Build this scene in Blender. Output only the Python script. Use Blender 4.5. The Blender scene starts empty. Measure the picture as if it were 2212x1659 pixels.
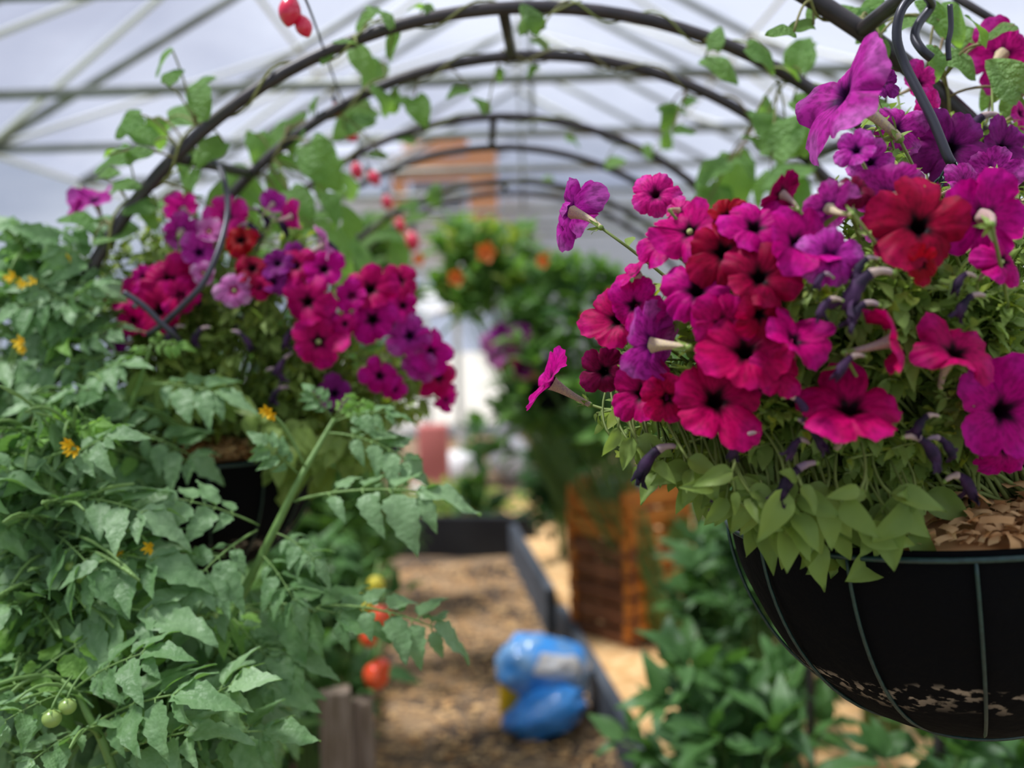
import bpy, math, random
from mathutils import Vector, Matrix, noise
R = random.Random(11)
S = bpy.context.scene
C = S.collection
PI = math.pi
# ------------------------------------------------------------------ camera
FPX = 2200.0
EYE = Vector((0, 0, 1.5))
PITCH = math.atan(129.5 / FPX)
camd = bpy.data.cameras.new('camera'); cam = bpy.data.objects.new('camera', camd); C.objects.link(cam)
camd.sensor_width = 36; camd.lens = 36 * FPX / 2212
CM = Matrix.Rotation(PI / 2 - PITCH, 4, 'X') @ Matrix.Rotation(math.radians(-1.8), 4, 'Z')
cam.matrix_world = Matrix.Translation(EYE) @ CM
camd.clip_start = 0.02
camd.dof.use_dof = True; camd.dof.focus_distance = 0.92; camd.dof.aperture_fstop = 2.8
S.camera = cam
# ------------------------------------------------------------------ colour management
S.view_settings.view_transform = 'Standard'; S.view_settings.look = 'None'
S.view_settings.gamma = 1; S.view_settings.use_curve_mapping = False
S.view_settings.exposure = 0.38
S.cycles.use_denoising = True
S.cycles.max_bounces = 9; S.cycles.transparent_max_bounces = 16
S.cycles.diffuse_bounces = 4; S.cycles.transmission_bounces = 6
# ------------------------------------------------------------------ sky and sun
W = bpy.data.worlds.new('sky'); S.world = W; W.use_nodes = True
nt = W.node_tree; nt.nodes.clear()
N = nt.nodes.new; Lk = nt.links.new
tc = N('ShaderNodeTexCoord'); mp = N('ShaderNodeMapping'); mp.inputs['Scale'].default_value = (1, 1, 2.2)
ns = N('ShaderNodeTexNoise'); ns.inputs['Scale'].default_value = 2.3; ns.inputs['Detail'].default_value = 5
rp = N('ShaderNodeValToRGB'); rp.color_ramp.elements[0].position = .40; rp.color_ramp.elements[1].position = .62
rp.color_ramp.elements[0].color = (.31, .36, .50, 1); rp.color_ramp.elements[1].color = (.78, .83, .95, 1)
bg = N('ShaderNodeBackground'); bg.inputs['Strength'].default_value = .84
ow = N('ShaderNodeOutputWorld')
Lk(tc.outputs['Generated'], mp.inputs['Vector']); Lk(mp.outputs[0], ns.inputs['Vector'])
sp_ = N('ShaderNodeSeparateXYZ'); ad = N('ShaderNodeMath'); ad.operation = 'MULTIPLY_ADD'; ad.inputs[1].default_value = .30
Lk(tc.outputs['Generated'], sp_.inputs[0]); Lk(sp_.outputs[0], ad.inputs[0]); Lk(ns.outputs['Fac'], ad.inputs[2]); Lk(ad.outputs[0], rp.inputs['Fac']); Lk(rp.outputs[0], bg.inputs['Color']); Lk(bg.outputs[0], ow.inputs[0])
sd = bpy.data.lights.new('sun', 'SUN'); sd.energy = 5.0; sd.angle = math.radians(9); sd.color = (1, .97, .92)
so = bpy.data.objects.new('sun', sd); C.objects.link(so)
so.rotation_euler = (math.radians(2), math.radians(-26), 0)   # high, from the left

# ------------------------------------------------------------------ helpers
RX = CM.to_3x3() @ Vector((1, 0, 0)); RY = CM.to_3x3() @ Vector((0, 1, 0)); RF = CM.to_3x3() @ Vector((0, 0, -1))
def ray(px, py): return RF * FPX + RX * (px - 1106) - RY * (py - 829.5)
def at(px, py, Y):                      # the point of the photo at distance Y in front
    r = ray(px, py); return EYE + r * (Y / r.y)
def ground(px, py, z=0.0):
    r = ray(px, py); return EYE + r * ((z - EYE.z) / r.z)
def lin(h):
    h = h.lstrip('#'); o = []
    for i in (0, 2, 4):
        c = int(h[i:i+2], 16) / 255
        o.append(c / 12.92 if c <= .04045 else ((c + .055) / 1.055) ** 2.4)
    return tuple(o) + (1,)
def rv(s=1.0): return Vector((R.uniform(-s, s), R.uniform(-s, s), R.uniform(-s, s)))

class MB:
    def __init__(s): s.v = []; s.f = []; s.m = []
    def add(s, vs, fs, mi=0):
        o = len(s.v); s.v += [tuple(v) for v in vs]; s.f += [tuple(i + o for i in f) for f in fs]; s.m += [mi] * len(fs)
    def tube(s, pts, r, seg=8, mi=0, closed=False):
        pts = [Vector(p) for p in pts]; n = len(pts)
        rr = r if isinstance(r, (list, tuple)) else [r] * n
        vs = []; fs = []; ref = None
        for i in range(n):
            if closed: d = pts[(i + 1) % n] - pts[i - 1]
            else: d = pts[min(i + 1, n - 1)] - pts[max(i - 1, 0)]
            if d.length < 1e-9: d = Vector((0, 0, 1))
            d.normalize()
            if ref is None:
                ref = Vector((0, 0, 1)) if abs(d.z) < .9 else Vector((1, 0, 0))
            a = ref - d * ref.dot(d)
            if a.length < 1e-6: a = d.orthogonal()
            a.normalize(); ref = a; b = d.cross(a)
            for k in range(seg):
                t = 2 * PI * k / seg; vs.append(pts[i] + (a * math.cos(t) + b * math.sin(t)) * rr[i])
        m = n if closed else n - 1
        for i in range(m):
            j = (i + 1) % n
            for k in range(seg):
                q = (k + 1) % seg; fs.append((i * seg + k, i * seg + q, j * seg + q, j * seg + k))
        if not closed:
            fs.append(tuple(range(seg - 1, -1, -1))); fs.append(tuple((n - 1) * seg + k for k in range(seg)))
        s.add(vs, fs, mi)
    def grid(s, fn, nu, nv, mi=0, wrap=False):
        vs = [fn(i / nu, j / nv) for i in range(nu + 1) for j in range(nv if wrap else nv + 1)]
        w = nv if wrap else nv + 1; fs = []
        for i in range(nu):
            for j in range(nv):
                q = (j + 1) % w if wrap else j + 1
                fs.append((i * w + j, (i + 1) * w + j, (i + 1) * w + q, i * w + q))
        s.add(vs, fs, mi)
    def box(s, c, d, M=None, mi=0, j=0.0):
        vs = []
        for x in (-1, 1):
            for y in (-1, 1):
                for z in (-1, 1):
                    p = Vector((x * d[0] / 2, y * d[1] / 2, z * d[2] / 2)) + (rv(j) if j else Vector())
                    if M: p = M @ p
                    vs.append(Vector(c) + p)
        s.add(vs, [(0,1,3,2), (4,6,7,5), (0,4,5,1), (2,3,7,6), (0,2,6,4), (1,5,7,3)], mi)
    def ball(s, c, r, n=10, mi=0, sq=(1, 1, 1), fn=None):
        c = Vector(c)
        def g(u, v):
            th = PI * u; ph = 2 * PI * v
            d = Vector((math.sin(th) * math.cos(ph) * sq[0], math.sin(th) * math.sin(ph) * sq[1], math.cos(th) * sq[2]))
            return c + d * r * (fn(d, u, v) if fn else 1)
        s.grid(g, n, n * 2, mi, True)
    def build(s, name, mats, parent=None, smooth=True, M=None, bevel=0):
        me = bpy.data.meshes.new(name); me.from_pydata(s.v, [], s.f)
        if not isinstance(mats, (list, tuple)): mats = [mats]
        for m in mats: me.materials.append(m)
        me.polygons.foreach_set('material_index', s.m)
        me.polygons.foreach_set('use_smooth', [smooth] * len(s.f)); me.update()
        o = bpy.data.objects.new(name, me); C.objects.link(o)
        if M is not None: o.matrix_world = M
        if parent is not None: put(o, parent)
        if bevel:
            b = o.modifiers.new('bevel', 'BEVEL'); b.width = bevel; b.segments = 2; b.limit_method = 'ANGLE'
        return o
def put(o, parent):            # parent, keeping the world placement
    o.parent = parent
    o.matrix_parent_inverse = world_of(parent).inverted()
WM = {}
def world_of(o):
    if o.parent is None: return o.matrix_basis.copy()
    return world_of(o.parent) @ o.matrix_parent_inverse @ o.matrix_basis
def tag(o, label, cat, group=None, kind=None):
    o['label'] = label
    if cat: o['category'] = cat
    if group: o['group'] = group
    if kind: o['kind'] = kind
    return o
def thing(name, label, cat, loc=(0, 0, 0), group=None):
    o = bpy.data.objects.new(name, None); o.empty_display_size = .05; C.objects.link(o); o.location = loc
    return tag(o, label, cat, group)
def struct(o): o['kind'] = 'structure'; return o
def inst(me, name, M, parent):
    o = bpy.data.objects.new(name, me); C.objects.link(o); o.matrix_world = M
    if parent is not None: put(o, parent)
    return o
def frame(o, x, up, s=1.0, sy=None):
    x = Vector(x).normalized(); up = Vector(up)
    y = up.cross(x)
    if y.length < 1e-4: y = x.orthogonal()
    y.normalize(); z = x.cross(y)
    sy = s if sy is None else sy
    return Matrix(((x.x * s, y.x * sy, z.x * s, o[0]), (x.y * s, y.y * sy, z.y * s, o[1]), (x.z * s, y.z * sy, z.z * s, o[2]), (0, 0, 0, 1)))
def bez(a, b, c, n=10):
    a, b, c = Vector(a), Vector(b), Vector(c)
    return [a * (1 - t) ** 2 + b * 2 * t * (1 - t) + c * t * t for t in [i / n for i in range(n + 1)]]
def smoothline(pts, k=6):
    P = [Vector(p) for p in pts]; out = []
    for i in range(len(P) - 1):
        p0 = P[max(i - 1, 0)]; p1 = P[i]; p2 = P[i + 1]; p3 = P[min(i + 2, len(P) - 1)]
        for j in range(k):
            t = j / k
            out.append(.5 * ((2 * p1) + (p2 - p0) * t + (2 * p0 - 5 * p1 + 4 * p2 - p3) * t * t + (3 * p1 - p0 - 3 * p2 + p3) * t ** 3))
    out.append(P[-1]); return out
def inpoly(x, y, P):
    c = False; j = len(P) - 1
    for i in range(len(P)):
        if (P[i][1] > y) != (P[j][1] > y) and x < (P[j][0] - P[i][0]) * (y - P[i][1]) / (P[j][1] - P[i][1]) + P[i][0]: c = not c
        j = i
    return c
def samp(P):
    xs = [p[0] for p in P]; ys = [p[1] for p in P]
    while True:
        x = R.uniform(min(xs), max(xs)); y = R.uniform(min(ys), max(ys))
        if inpoly(x, y, P): return x, y

# ------------------------------------------------------------------ materials
def mat(name, col, rough=.6, spec=.4, metal=0, noise_amt=0, nscale=20, col2=None, bump=0, bscale=60, coat=0, stretch=None):
    m = bpy.data.materials.new(name); m.use_nodes = True; t = m.node_tree; b = t.nodes['Principled BSDF']
    b.inputs['Base Color'].default_value = lin(col); b.inputs['Roughness'].default_value = rough
    b.inputs['Metallic'].default_value = metal; b.inputs['Specular IOR Level'].default_value = spec
    b.inputs['Coat Weight'].default_value = coat
    co = t.nodes.new('ShaderNodeTexCoord'); src = co.outputs['Object']
    if stretch:
        mm = t.nodes.new('ShaderNodeMapping'); mm.inputs['Scale'].default_value = stretch; t.links.new(src, mm.inputs[0]); src = mm.outputs[0]
    if col2:
        n = t.nodes.new('ShaderNodeTexNoise'); n.inputs['Scale'].default_value = nscale; n.inputs['Detail'].default_value = 6
        r = t.nodes.new('ShaderNodeValToRGB'); r.color_ramp.elements[0].position = .38; r.color_ramp.elements[1].position = .62
        r.color_ramp.elements[0].color = lin(col); r.color_ramp.elements[1].color = lin(col2)
        t.links.new(src, n.inputs['Vector']); t.links.new(n.outputs['Fac'], r.inputs[0]); t.links.new(r.outputs[0], b.inputs['Base Color'])
    if bump:
        n = t.nodes.new('ShaderNodeTexNoise'); n.inputs['Scale'].default_value = bscale; n.inputs['Detail'].default_value = 4
        u = t.nodes.new('ShaderNodeBump'); u.inputs['Strength'].default_value = bump; u.inputs['Distance'].default_value = .01
        t.links.new(src, n.inputs['Vector']); t.links.new(n.outputs['Fac'], u.inputs['Height']); t.links.new(u.outputs[0], b.inputs['Normal'])
    return m
def leafmat(name, c1, c2, trans=.35, rough=.5, tcol=None, nscale=9, bump=.25, bscale=30):
    m = bpy.data.materials.new(name); m.use_nodes = True; t = m.node_tree; b = t.nodes['Principled BSDF']
    b.inputs['Roughness'].default_value = rough; b.inputs['Specular IOR Level'].default_value = .35
    g = t.nodes.new('ShaderNodeNewGeometry'); oi = t.nodes.new('ShaderNodeObjectInfo')
    co = t.nodes.new('ShaderNodeTexCoord'); n = t.nodes.new('ShaderNodeTexNoise'); n.inputs['Scale'].default_value = nscale
    a = t.nodes.new('ShaderNodeMath'); a.operation = 'ADD'
    a2 = t.nodes.new('ShaderNodeMath'); a2.operation = 'MULTIPLY_ADD'; a2.inputs[1].default_value = .5
    mx = t.nodes.new('ShaderNodeMix'); mx.data_type = 'RGBA'; mx.inputs['A'].default_value = lin(c1); mx.inputs['B'].default_value = lin(c2)
    t.links.new(co.outputs['Object'], n.inputs['Vector'])
    sub = t.nodes.new('ShaderNodeMath'); sub.operation = 'SUBTRACT'; sub.inputs[1].default_value = .5
    t.links.new(n.outputs['Fac'], sub.inputs[0])
    t.links.new(g.outputs['Random Per Island'], a.inputs[0]); t.links.new(oi.outputs['Random'], a.inputs[1])
    t.links.new(a.outputs[0], a2.inputs[0]); t.links.new(sub.outputs[0], a2.inputs[2])
    t.links.new(a2.outputs[0], mx.inputs['Factor'])
    t.links.new(mx.outputs['Result'], b.inputs['Base Color'])
    u = t.nodes.new('ShaderNodeBump'); u.inputs['Strength'].default_value = bump; u.inputs['Distance'].default_value = .02
    n2 = t.nodes.new('ShaderNodeTexNoise'); n2.inputs['Scale'].default_value = bscale
    t.links.new(co.outputs['Object'], n2.inputs['Vector']); t.links.new(n2.outputs['Fac'], u.inputs['Height']); t.links.new(u.outputs[0], b.inputs['Normal'])
    tr = t.nodes.new('ShaderNodeBsdfTranslucent'); ms = t.nodes.new('ShaderNodeMixShader'); ms.inputs[0].default_value = trans
    if tcol: tr.inputs['Color'].default_value = lin(tcol)
    else: t.links.new(mx.outputs['Result'], tr.inputs['Color'])
    o = t.nodes['Material Output']
    t.links.new(b.outputs[0], ms.inputs[1]); t.links.new(tr.outputs[0], ms.inputs[2]); t.links.new(ms.outputs[0], o.inputs[0])
    return m
def petal(name, main, edge, dark, trans=.38, veins=.35, core=.30):
    """Petal colour by distance from the flower's own axis: dark eye, body, edge; fine radial veins."""
    m = bpy.data.materials.new(name); m.use_nodes = True; t = m.node_tree; b = t.nodes['Principled BSDF']
    b.inputs['Roughness'].default_value = .55; b.inputs['Specular IOR Level'].default_value = .12
    n = t.nodes.new; L = t.links.new
    co = n('ShaderNodeTexCoord'); sx = n('ShaderNodeSeparateXYZ'); L(co.outputs['Object'], sx.inputs[0])
    cx = n('ShaderNodeCombineXYZ'); L(sx.outputs[0], cx.inputs[0]); L(sx.outputs[1], cx.inputs[1])
    ln = n('ShaderNodeVectorMath'); ln.operation = 'LENGTH'; L(cx.outputs[0], ln.inputs[0])
    r = n('ShaderNodeValToRGB'); e = r.color_ramp.elements
    e[0].position = core * .55; e[0].color = lin(dark); e[1].position = 1; e[1].color = lin(edge)
    q = e.new(core * 1.25); q.color = lin(main); q = e.new(.75); q.color = lin(main)
    an = n('ShaderNodeMath'); an.operation = 'ARCTAN2'; L(sx.outputs[1], an.inputs[0]); L(sx.outputs[0], an.inputs[1])
    c5 = n('ShaderNodeMath'); c5.operation = 'MULTIPLY'; c5.inputs[1].default_value = 5; L(an.outputs[0], c5.inputs[0])
    c6 = n('ShaderNodeMath'); c6.operation = 'COSINE'; L(c5.outputs[0], c6.inputs[0])
    c7 = n('ShaderNodeMath'); c7.operation = 'MULTIPLY_ADD'; c7.inputs[1].default_value = -.22; c7.inputs[2].default_value = 1.0; L(c6.outputs[0], c7.inputs[0])
    c8 = n('ShaderNodeMath'); c8.operation = 'MULTIPLY'; L(c7.outputs[0], c8.inputs[0]); L(ln.outputs['Value'], c8.inputs[1]); L(c8.outputs[0], r.inputs[0])
    nz = n('ShaderNodeTexNoise'); nz.inputs['Scale'].default_value = 7; nz.inputs['Detail'].default_value = 3
    cv = n('ShaderNodeCombineXYZ'); L(an.outputs[0], cv.inputs[0]); 
    ml = n('ShaderNodeMath'); ml.operation = 'MULTIPLY'; ml.inputs[1].default_value = .8; L(ln.outputs['Value'], ml.inputs[0]); L(ml.outputs[0], cv.inputs[1])
    L(cv.outputs[0], nz.inputs['Vector'])
    rr = n('ShaderNodeValToRGB'); rr.color_ramp.elements[0].position = .36; rr.color_ramp.elements[1].position = .56
    rr.color_ramp.elements[0].color = (1 - veins,) * 3 + (1,); L(nz.outputs['Fac'], rr.inputs[0])
    mu = n('ShaderNodeMix'); mu.data_type = 'RGBA'; mu.blend_type = 'MULTIPLY'; mu.inputs['Factor'].default_value = 1
    L(r.outputs[0], mu.inputs['A']); L(rr.outputs[0], mu.inputs['B'])
    oi = n('ShaderNodeObjectInfo'); hs = n('ShaderNodeHueSaturation'); mr = n('ShaderNodeMapRange')
    mr.inputs['To Min'].default_value = .488; mr.inputs['To Max'].default_value = .512; L(oi.outputs['Random'], mr.inputs[0]); L(mr.outputs[0], hs.inputs['Hue'])
    L(mu.outputs['Result'], hs.inputs['Color'])
    L(hs.outputs[0], b.inputs['Base Color'])
    tr = n('ShaderNodeBsdfTranslucent'); ms = n('ShaderNodeMixShader'); ms.inputs[0].default_value = trans
    L(hs.outputs[0], tr.inputs['Color']); L(b.outputs[0], ms.inputs[1]); L(tr.outputs[0], ms.inputs[2]); L(ms.outputs[0], t.nodes['Material Output'].inputs[0])
    return m
M_TOM = leafmat('tomato leaf', '#5e8650', '#94b484', .30, .48, '#7aac44', 14, bump=.22, bscale=16)
M_TOM2 = leafmat('young or lit tomato leaf', '#6f9a45', '#8fbe5c', .45, .5, '#9fd04a', 5)  # young tips; also colours the sunlit patch of leaves
M_TSTEM = leafmat('tomato stem', '#6d8f4c', '#86a85f', .12, .5)
M_PET = leafmat('petunia leaf', '#6c863e', '#9ab25c', .35, .55, '#9ab84a', 12)
M_PSTEM = leafmat('petunia stem', '#6f8040', '#8c9c55', .15, .6)
M_BEAN = leafmat('vine leaf', '#578540', '#8ab46c', .5, .45, '#94c444', 4, bump=.6, bscale=9)
M_VSTEM = leafmat('vine stem', '#7a5a4a', '#8a9a50', .05, .6)
M_BROAD = leafmat('broad garden leaf', '#34592c', '#5c8549', .3, .45, '#5f9030', 6)
M_FAR = leafmat('far leaf', '#4b7536', '#7ba356', .4, .5, '#80b040', 6)
M_DARKL = leafmat('dark leaf', '#2c4a28', '#466b3c', .25, .5, '#4f7d2c', 6)
M_YG = leafmat('yellow green leaf', '#869a40', '#a2b252', .4, .5, '#b8cc3c', 6)
PET = {
 'm': petal('magenta petal', '#c80080', '#d21496', '#2a0420'),
 'c': petal('crimson petal', '#bf005c', '#cc0a74', '#24030f'),
 'r': petal('red petal', '#9e002c', '#ae0640', '#16020a'),
 'd': petal('maroon petal', '#74003a', '#84044c', '#14020c'),
 'v': petal('violet pink petal', '#bd2a9e', '#cc58b8', '#4a0850', veins=.45),
 'h': petal('hot pink petal', '#dc1c94', '#e23cb0', '#5a0440'),
 'p': petal('pale pink petal', '#d070b8', '#dc9ccc', '#b01868', veins=.3),
 'u': petal('purple petal', '#861878', '#9a2c92', '#2a0830'),
}
M_TUBE = mat('petunia tube', '#9a7a86', .6, .2, col2='#b8a48c', nscale=30)
M_TUBEG = mat('cream tube', '#c8bc88', .6, .2, col2='#ae9a92', nscale=30)
M_CAL = leafmat('calyx', '#6f8a3a', '#8ca850', .2)
M_EYE = mat('pale green flower eye', '#a8b070', .6)
M_WILT = mat('wilted petal', '#1e1628', .7, .2, col2='#43284a', nscale=60)
M_WILT2 = mat('fading tube', '#8a7486', .7, .2, col2='#b09a90', nscale=40)
M_YEL = mat('yellow blossom', '#e8b81c', .6, .2, col2='#f4d440')
M_TOMF = mat('green tomato skin', '#9ab060', .3, .5, col2='#86a050', nscale=8)
M_RED = mat('ripe red pepper skin', '#e0391c', .25, .5, col2='#e85a2c', nscale=5, coat=.4)
M_YELP = mat('yellow pepper skin', '#d8c840', .3, .5)
M_ORF = leafmat('orange blossom petal', '#e86a1c', '#f08a3c', .3)
M_POLE = mat('dark brown coated steel', '#2e2a2c', .42, .5, col2='#3e3737', nscale=30)
M_IRON = mat('dark hook steel', '#3a3a42', .38, .6, .4)
M_WIRE = mat('green coated wire', '#1a3230', .4, .5, col2='#24403c', nscale=200)
M_GALV = mat('galvanised steel tube', '#8a8e88', .42, .5, .45, col2='#747870', nscale=9)
M_WHITEM = mat('white painted steel', '#e4e6e0', .5, .4)
M_SHAV = mat('wood shavings', '#d0a068', .8, .2, col2='#ecc690', nscale=16)
M_SHAV2 = mat('pale wood shavings', '#e2bc88', .8, .2, col2='#b07c48', nscale=20)
M_SOIL = mat('dark soil', '#241a12', .95, .1, col2='#3a2a1e', nscale=60, bump=.6)
M_PLANK = mat('orange stained timber', '#d88a3a', .6, .3, col2='#bc6e28', nscale=6, stretch=(1, 1, 8), bump=.15)
M_OLDW = mat('weathered timber', '#7a6a58', .85, .2, col2='#98887a', nscale=9, stretch=(10, 10, 1), bump=.3)
M_GREYW = mat('dark grey board', '#3a4048', .7, .3, col2='#565c64', nscale=8, stretch=(1, .2, 3), bump=.2)
M_BLACKB = mat('black plastic board', '#1b1d22', .6, .4, col2='#25282c', nscale=5)
M_SHADEW = mat('shaded rough timber', '#6e4630', .8, .2, col2='#8a5c40', nscale=10, bump=.3)  # the crate's timber, darkened in colour for its shaded side
M_BULB = mat('red bulb plastic', '#e0224a', .25, .5, coat=.5)
M_SOCK = mat('black socket', '#22242a', .4)
M_BLUE = mat('bright blue plastic', '#2e86dc', .28, .6, col2='#46a0f0', nscale=6, bump=.5, bscale=14, coat=.3)
M_CLEARB = mat('blue grey plastic film', '#3c92e0', .25, .6, col2='#8cb4d8', nscale=11, bump=.6, bscale=18, coat=.4)
M_LABELW = mat('white bag panel', '#dcd8d4', .5)
M_GOLD = mat('yellow bag panel', '#b8920c', .4, col2='#caa41c')
M_WHITE = mat('white plastic sheet', '#eceae8', .6)
M_PINKB = mat('faded red fabric', '#c4706a', .7)

# basket liner: black felt with a band of pale mineral crust of its own shape
def liner_mat():
    m = mat('black felt liner', '#07070a', .9, .12, bump=.35, bscale=45); t = m.node_tree; b = t.nodes['Principled BSDF']; n = t.nodes.new; L = t.links.new
    co = n('ShaderNodeTexCoord'); sx = n('ShaderNodeSeparateXYZ'); L(co.outputs['Object'], sx.inputs[0])
    nn = n('ShaderNodeTexNoise'); nn.inputs['Scale'].default_value = 9; nn.inputs['Detail'].default_value = 3; L(co.outputs['Object'], nn.inputs['Vector'])
    a = n('ShaderNodeMath'); a.operation = 'MULTIPLY_ADD'; a.inputs[1].default_value = .05; L(nn.outputs['Fac'], a.inputs[0]); L(sx.outputs[2], a.inputs[2])
    bd = n('ShaderNodeValToRGB'); e = bd.color_ramp.elements
    mr = n('ShaderNodeMapRange'); mr.inputs['From Min'].default_value = -.135; mr.inputs['From Max'].default_value = -.06; L(a.outputs[0], mr.inputs[0]); L(mr.outputs[0], bd.inputs[0])
    e[0].position = .25; e[0].color = (0, 0, 0, 1); e[1].position = .62; e[1].color = (0, 0, 0, 1); q = e.new(.5); q.color = (1, 1, 1, 1)
    sp = n('ShaderNodeTexNoise'); sp.inputs['Scale'].default_value = 85; sp.inputs['Detail'].default_value = 4
    mp = n('ShaderNodeMapping'); mp.inputs['Scale'].default_value = (.5, .5, 1.6); mp.inputs['Scale'].default_value = (.9, .9, 1.5); L(co.outputs['Object'], mp.inputs[0]); L(mp.outputs[0], sp.inputs['Vector'])
    s2 = n('ShaderNodeValToRGB'); s2.color_ramp.elements[0].position = .53; s2.color_ramp.elements[1].position = .59; L(sp.outputs['Fac'], s2.inputs[0])
    mu = n('ShaderNodeMath'); mu.operation = 'MULTIPLY'; L(bd.outputs[0], mu.inputs[0]); L(s2.outputs[0], mu.inputs[1])
    mx = n('ShaderNodeMix'); mx.data_type = 'RGBA'; mx.inputs['A'].default_value = lin('#08080b'); mx.inputs['B'].default_value = lin('#a09080'); L(mu.outputs[0], mx.inputs['Factor'])
    L(mx.outputs['Result'], b.inputs['Base Color']); return m
M_LINER = liner_mat()
# greenhouse film: lets most light straight through, scatters a little
def film(name, tint, haze=.22, gl=.05):
    m = bpy.data.materials.new(name); m.use_nodes = True; t = m.node_tree; t.nodes.clear(); n = t.nodes.new; L = t.links.new
    a = n('ShaderNodeBsdfTransparent'); a.inputs[0].default_value = tint
    b = n('ShaderNodeBsdfTranslucent'); b.inputs[0].default_value = (.85, .86, .92, 1)
    g = n('ShaderNodeBsdfGlossy'); g.inputs['Roughness'].default_value = .25; g.inputs[0].default_value = (.9, .9, .95, 1)
    m1 = n('ShaderNodeMixShader'); m1.inputs[0].default_value = haze; m2 = n('ShaderNodeMixShader'); m2.inputs[0].default_value = gl
    o = n('ShaderNodeOutputMaterial'); L(a.outputs[0], m1.inputs[1]); L(b.outputs[0], m1.inputs[2]); L(m1.outputs[0], m2.inputs[1]); L(g.outputs[0], m2.inputs[2]); L(m2.outputs[0], o.inputs[0])
    return m
M_FILM = film('greenhouse film', (.86, .88, .94, 1), .14)
M_FILMW = film('greenhouse wall film', (.90, .91, .93, 1), .12)

# ------------------------------------------------------------------ leaf shapes
def leaf_grid(mb, o, x, up, Ln, Wd, kind='ovate', mi=0, droop=.25, fold=.25, curl=0, seed=0, nu=8, nv=4):
    """One leaf blade from its base o along x; up is its upper side."""
    F = frame(o, x, up); rs = random.Random(seed); ph = rs.uniform(0, 6); wob = rs.uniform(.02, .06)
    def fn(u, v):
        s = v * 2 - 1
        if kind == 'ovate': w = math.sin(PI * min(1, u ** .72)) ** .8 * (1 - .25 * u)
        elif kind == 'heart': w = (math.sin(PI * min(1, (u * .94 + .06) ** .72)) ** .6) * (1 - .05 * u)
        elif kind == 'lance': w = math.sin(PI * u ** .85)
        elif kind == 'spoon': w = math.sin(PI * u ** 1.25) ** .8
        elif kind == 'tomato':
            w = math.sin(PI * min(1, (u * .96 + .04) ** .68)) ** .85
            tooth = (u * 4.6 + .1) % 1.0; w *= (1.0 - .30 * tooth * (1 if abs(s) > .6 else .5)) * (1.12 - .18 * u)
        elif kind == 'squash':
            w = (math.sin(PI * min(1, (u * .93 + .07) ** .6)) ** .6); w *= 1 + .12 * math.sin(u * 16)
        if u >= .999 or (u <= .001 and kind not in ('heart', 'squash')): w = .02
        X = u * Ln; Yv = s * w * Wd / 2
        back = 0
        if kind in ('heart', 'squash') and u < .2: back = -abs(s) * .07 * Ln * (1 - u * 5)
        Z = -droop * Ln * u * u + fold * abs(Yv) + wob * Ln * math.sin(u * 9 + s * 2.5 + ph) * abs(s) - curl * Ln * (abs(s) ** 2) * .3
        return F @ Vector((X + back, Yv, Z))
    mb.grid(fn, nu, nv, mi)

def compound_leaf(seed, young=False):
    """A whole tomato leaf, unit long, base at the origin, growing along +X."""
    rs = random.Random(seed); mb = MB(); dr = rs.uniform(.15, .5); side = rs.uniform(-.15, .15)
    def rc(t): return Vector((t * (1 - .12 * dr), side * t * t, .12 * t - dr * t * t))
    pts = [rc(i / 10) for i in range(9)]
    mb.tube(pts, [.006] + [.011 - .005 * i / 8 for i in range(1, 9)], 6, 1)
    def d_at(t): return (rc(t + .02) - rc(t)).normalized()
    ts = [(.28, .20), (.46, .30), (.66, .30), (.80, .20)]
    for t, sz in ts:
        for sg in (-1, 1):
            tt = t + rs.uniform(-.025, .025); b = rc(tt); d = d_at(tt); lat = Vector((0, 0, 1)).cross(d).normalized() * sg
            dd = (d * rs.uniform(.3, .7) + lat + Vector((0, 0, rs.uniform(-.35, .1)))).normalized()
            p = b + dd * .045; mb.tube([b, p], .006, 5, 1)
            l = sz * rs.uniform(.95, 1.4)
            up = Vector((rs.uniform(-.3, .3), rs.uniform(-.3, .3), 1))
            leaf_grid(mb, p, dd, up, l, l * rs.uniform(.46, .60), 'tomato', 0, rs.uniform(.2, .55), rs.uniform(.1, .35), seed=rs.random(), nu=14, nv=4)
    for t in (.37, .56, .73):
        for sg in (-1, 1):
            if rs.random() < .75:
                b = rc(t); d = d_at(t); lat = Vector((0, 0, 1)).cross(d).normalized() * sg
                leaf_grid(mb, b + lat * .025, lat + d * .3, (0, 0, 1), rs.uniform(.06, .10), .055, 'ovate', 0, .3, .2, seed=rs.random(), nu=5, nv=2)
    b = rc(.8); d = d_at(.82)
    leaf_grid(mb, b, d + Vector((0, 0, -.15)), (0, rs.uniform(-.3, .3), 1), .44, .24, 'tomato', 0, rs.uniform(.2, .5), .25, seed=rs.random(), nu=16, nv=4)
    return mb
def mesh_only(mb, name, mats):
    me = bpy.data.meshes.new(name); me.from_pydata(mb.v, [], mb.f)
    for m in mats: me.materials.append(m)
    me.polygons.foreach_set('material_index', mb.m); me.polygons.foreach_set('use_smooth', [True] * len(mb.f)); me.update(); return me
TOML = [mesh_only(compound_leaf(100 + i), 'leaf', [M_TOM, M_TSTEM]) for i in range(12)]
TOMY = [mesh_only(compound_leaf(200 + i), 'leaf', [M_TOM2, M_TSTEM]) for i in range(3)]
def vine_leaf(seed):
    rs = random.Random(seed); mb = MB()
    leaf_grid(mb, (0, 0, 0), (1, 0, 0), (0, 0, 1), 1, rs.uniform(.72, .86), 'heart', 0, rs.uniform(.1, .5), rs.uniform(.1, .5), rs.uniform(0, .5), seed, 12, 6)
    return mesh_only(mb, 'leaf', [M_BEAN])
VINEL = [vine_leaf(i) for i in range(6)]

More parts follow.
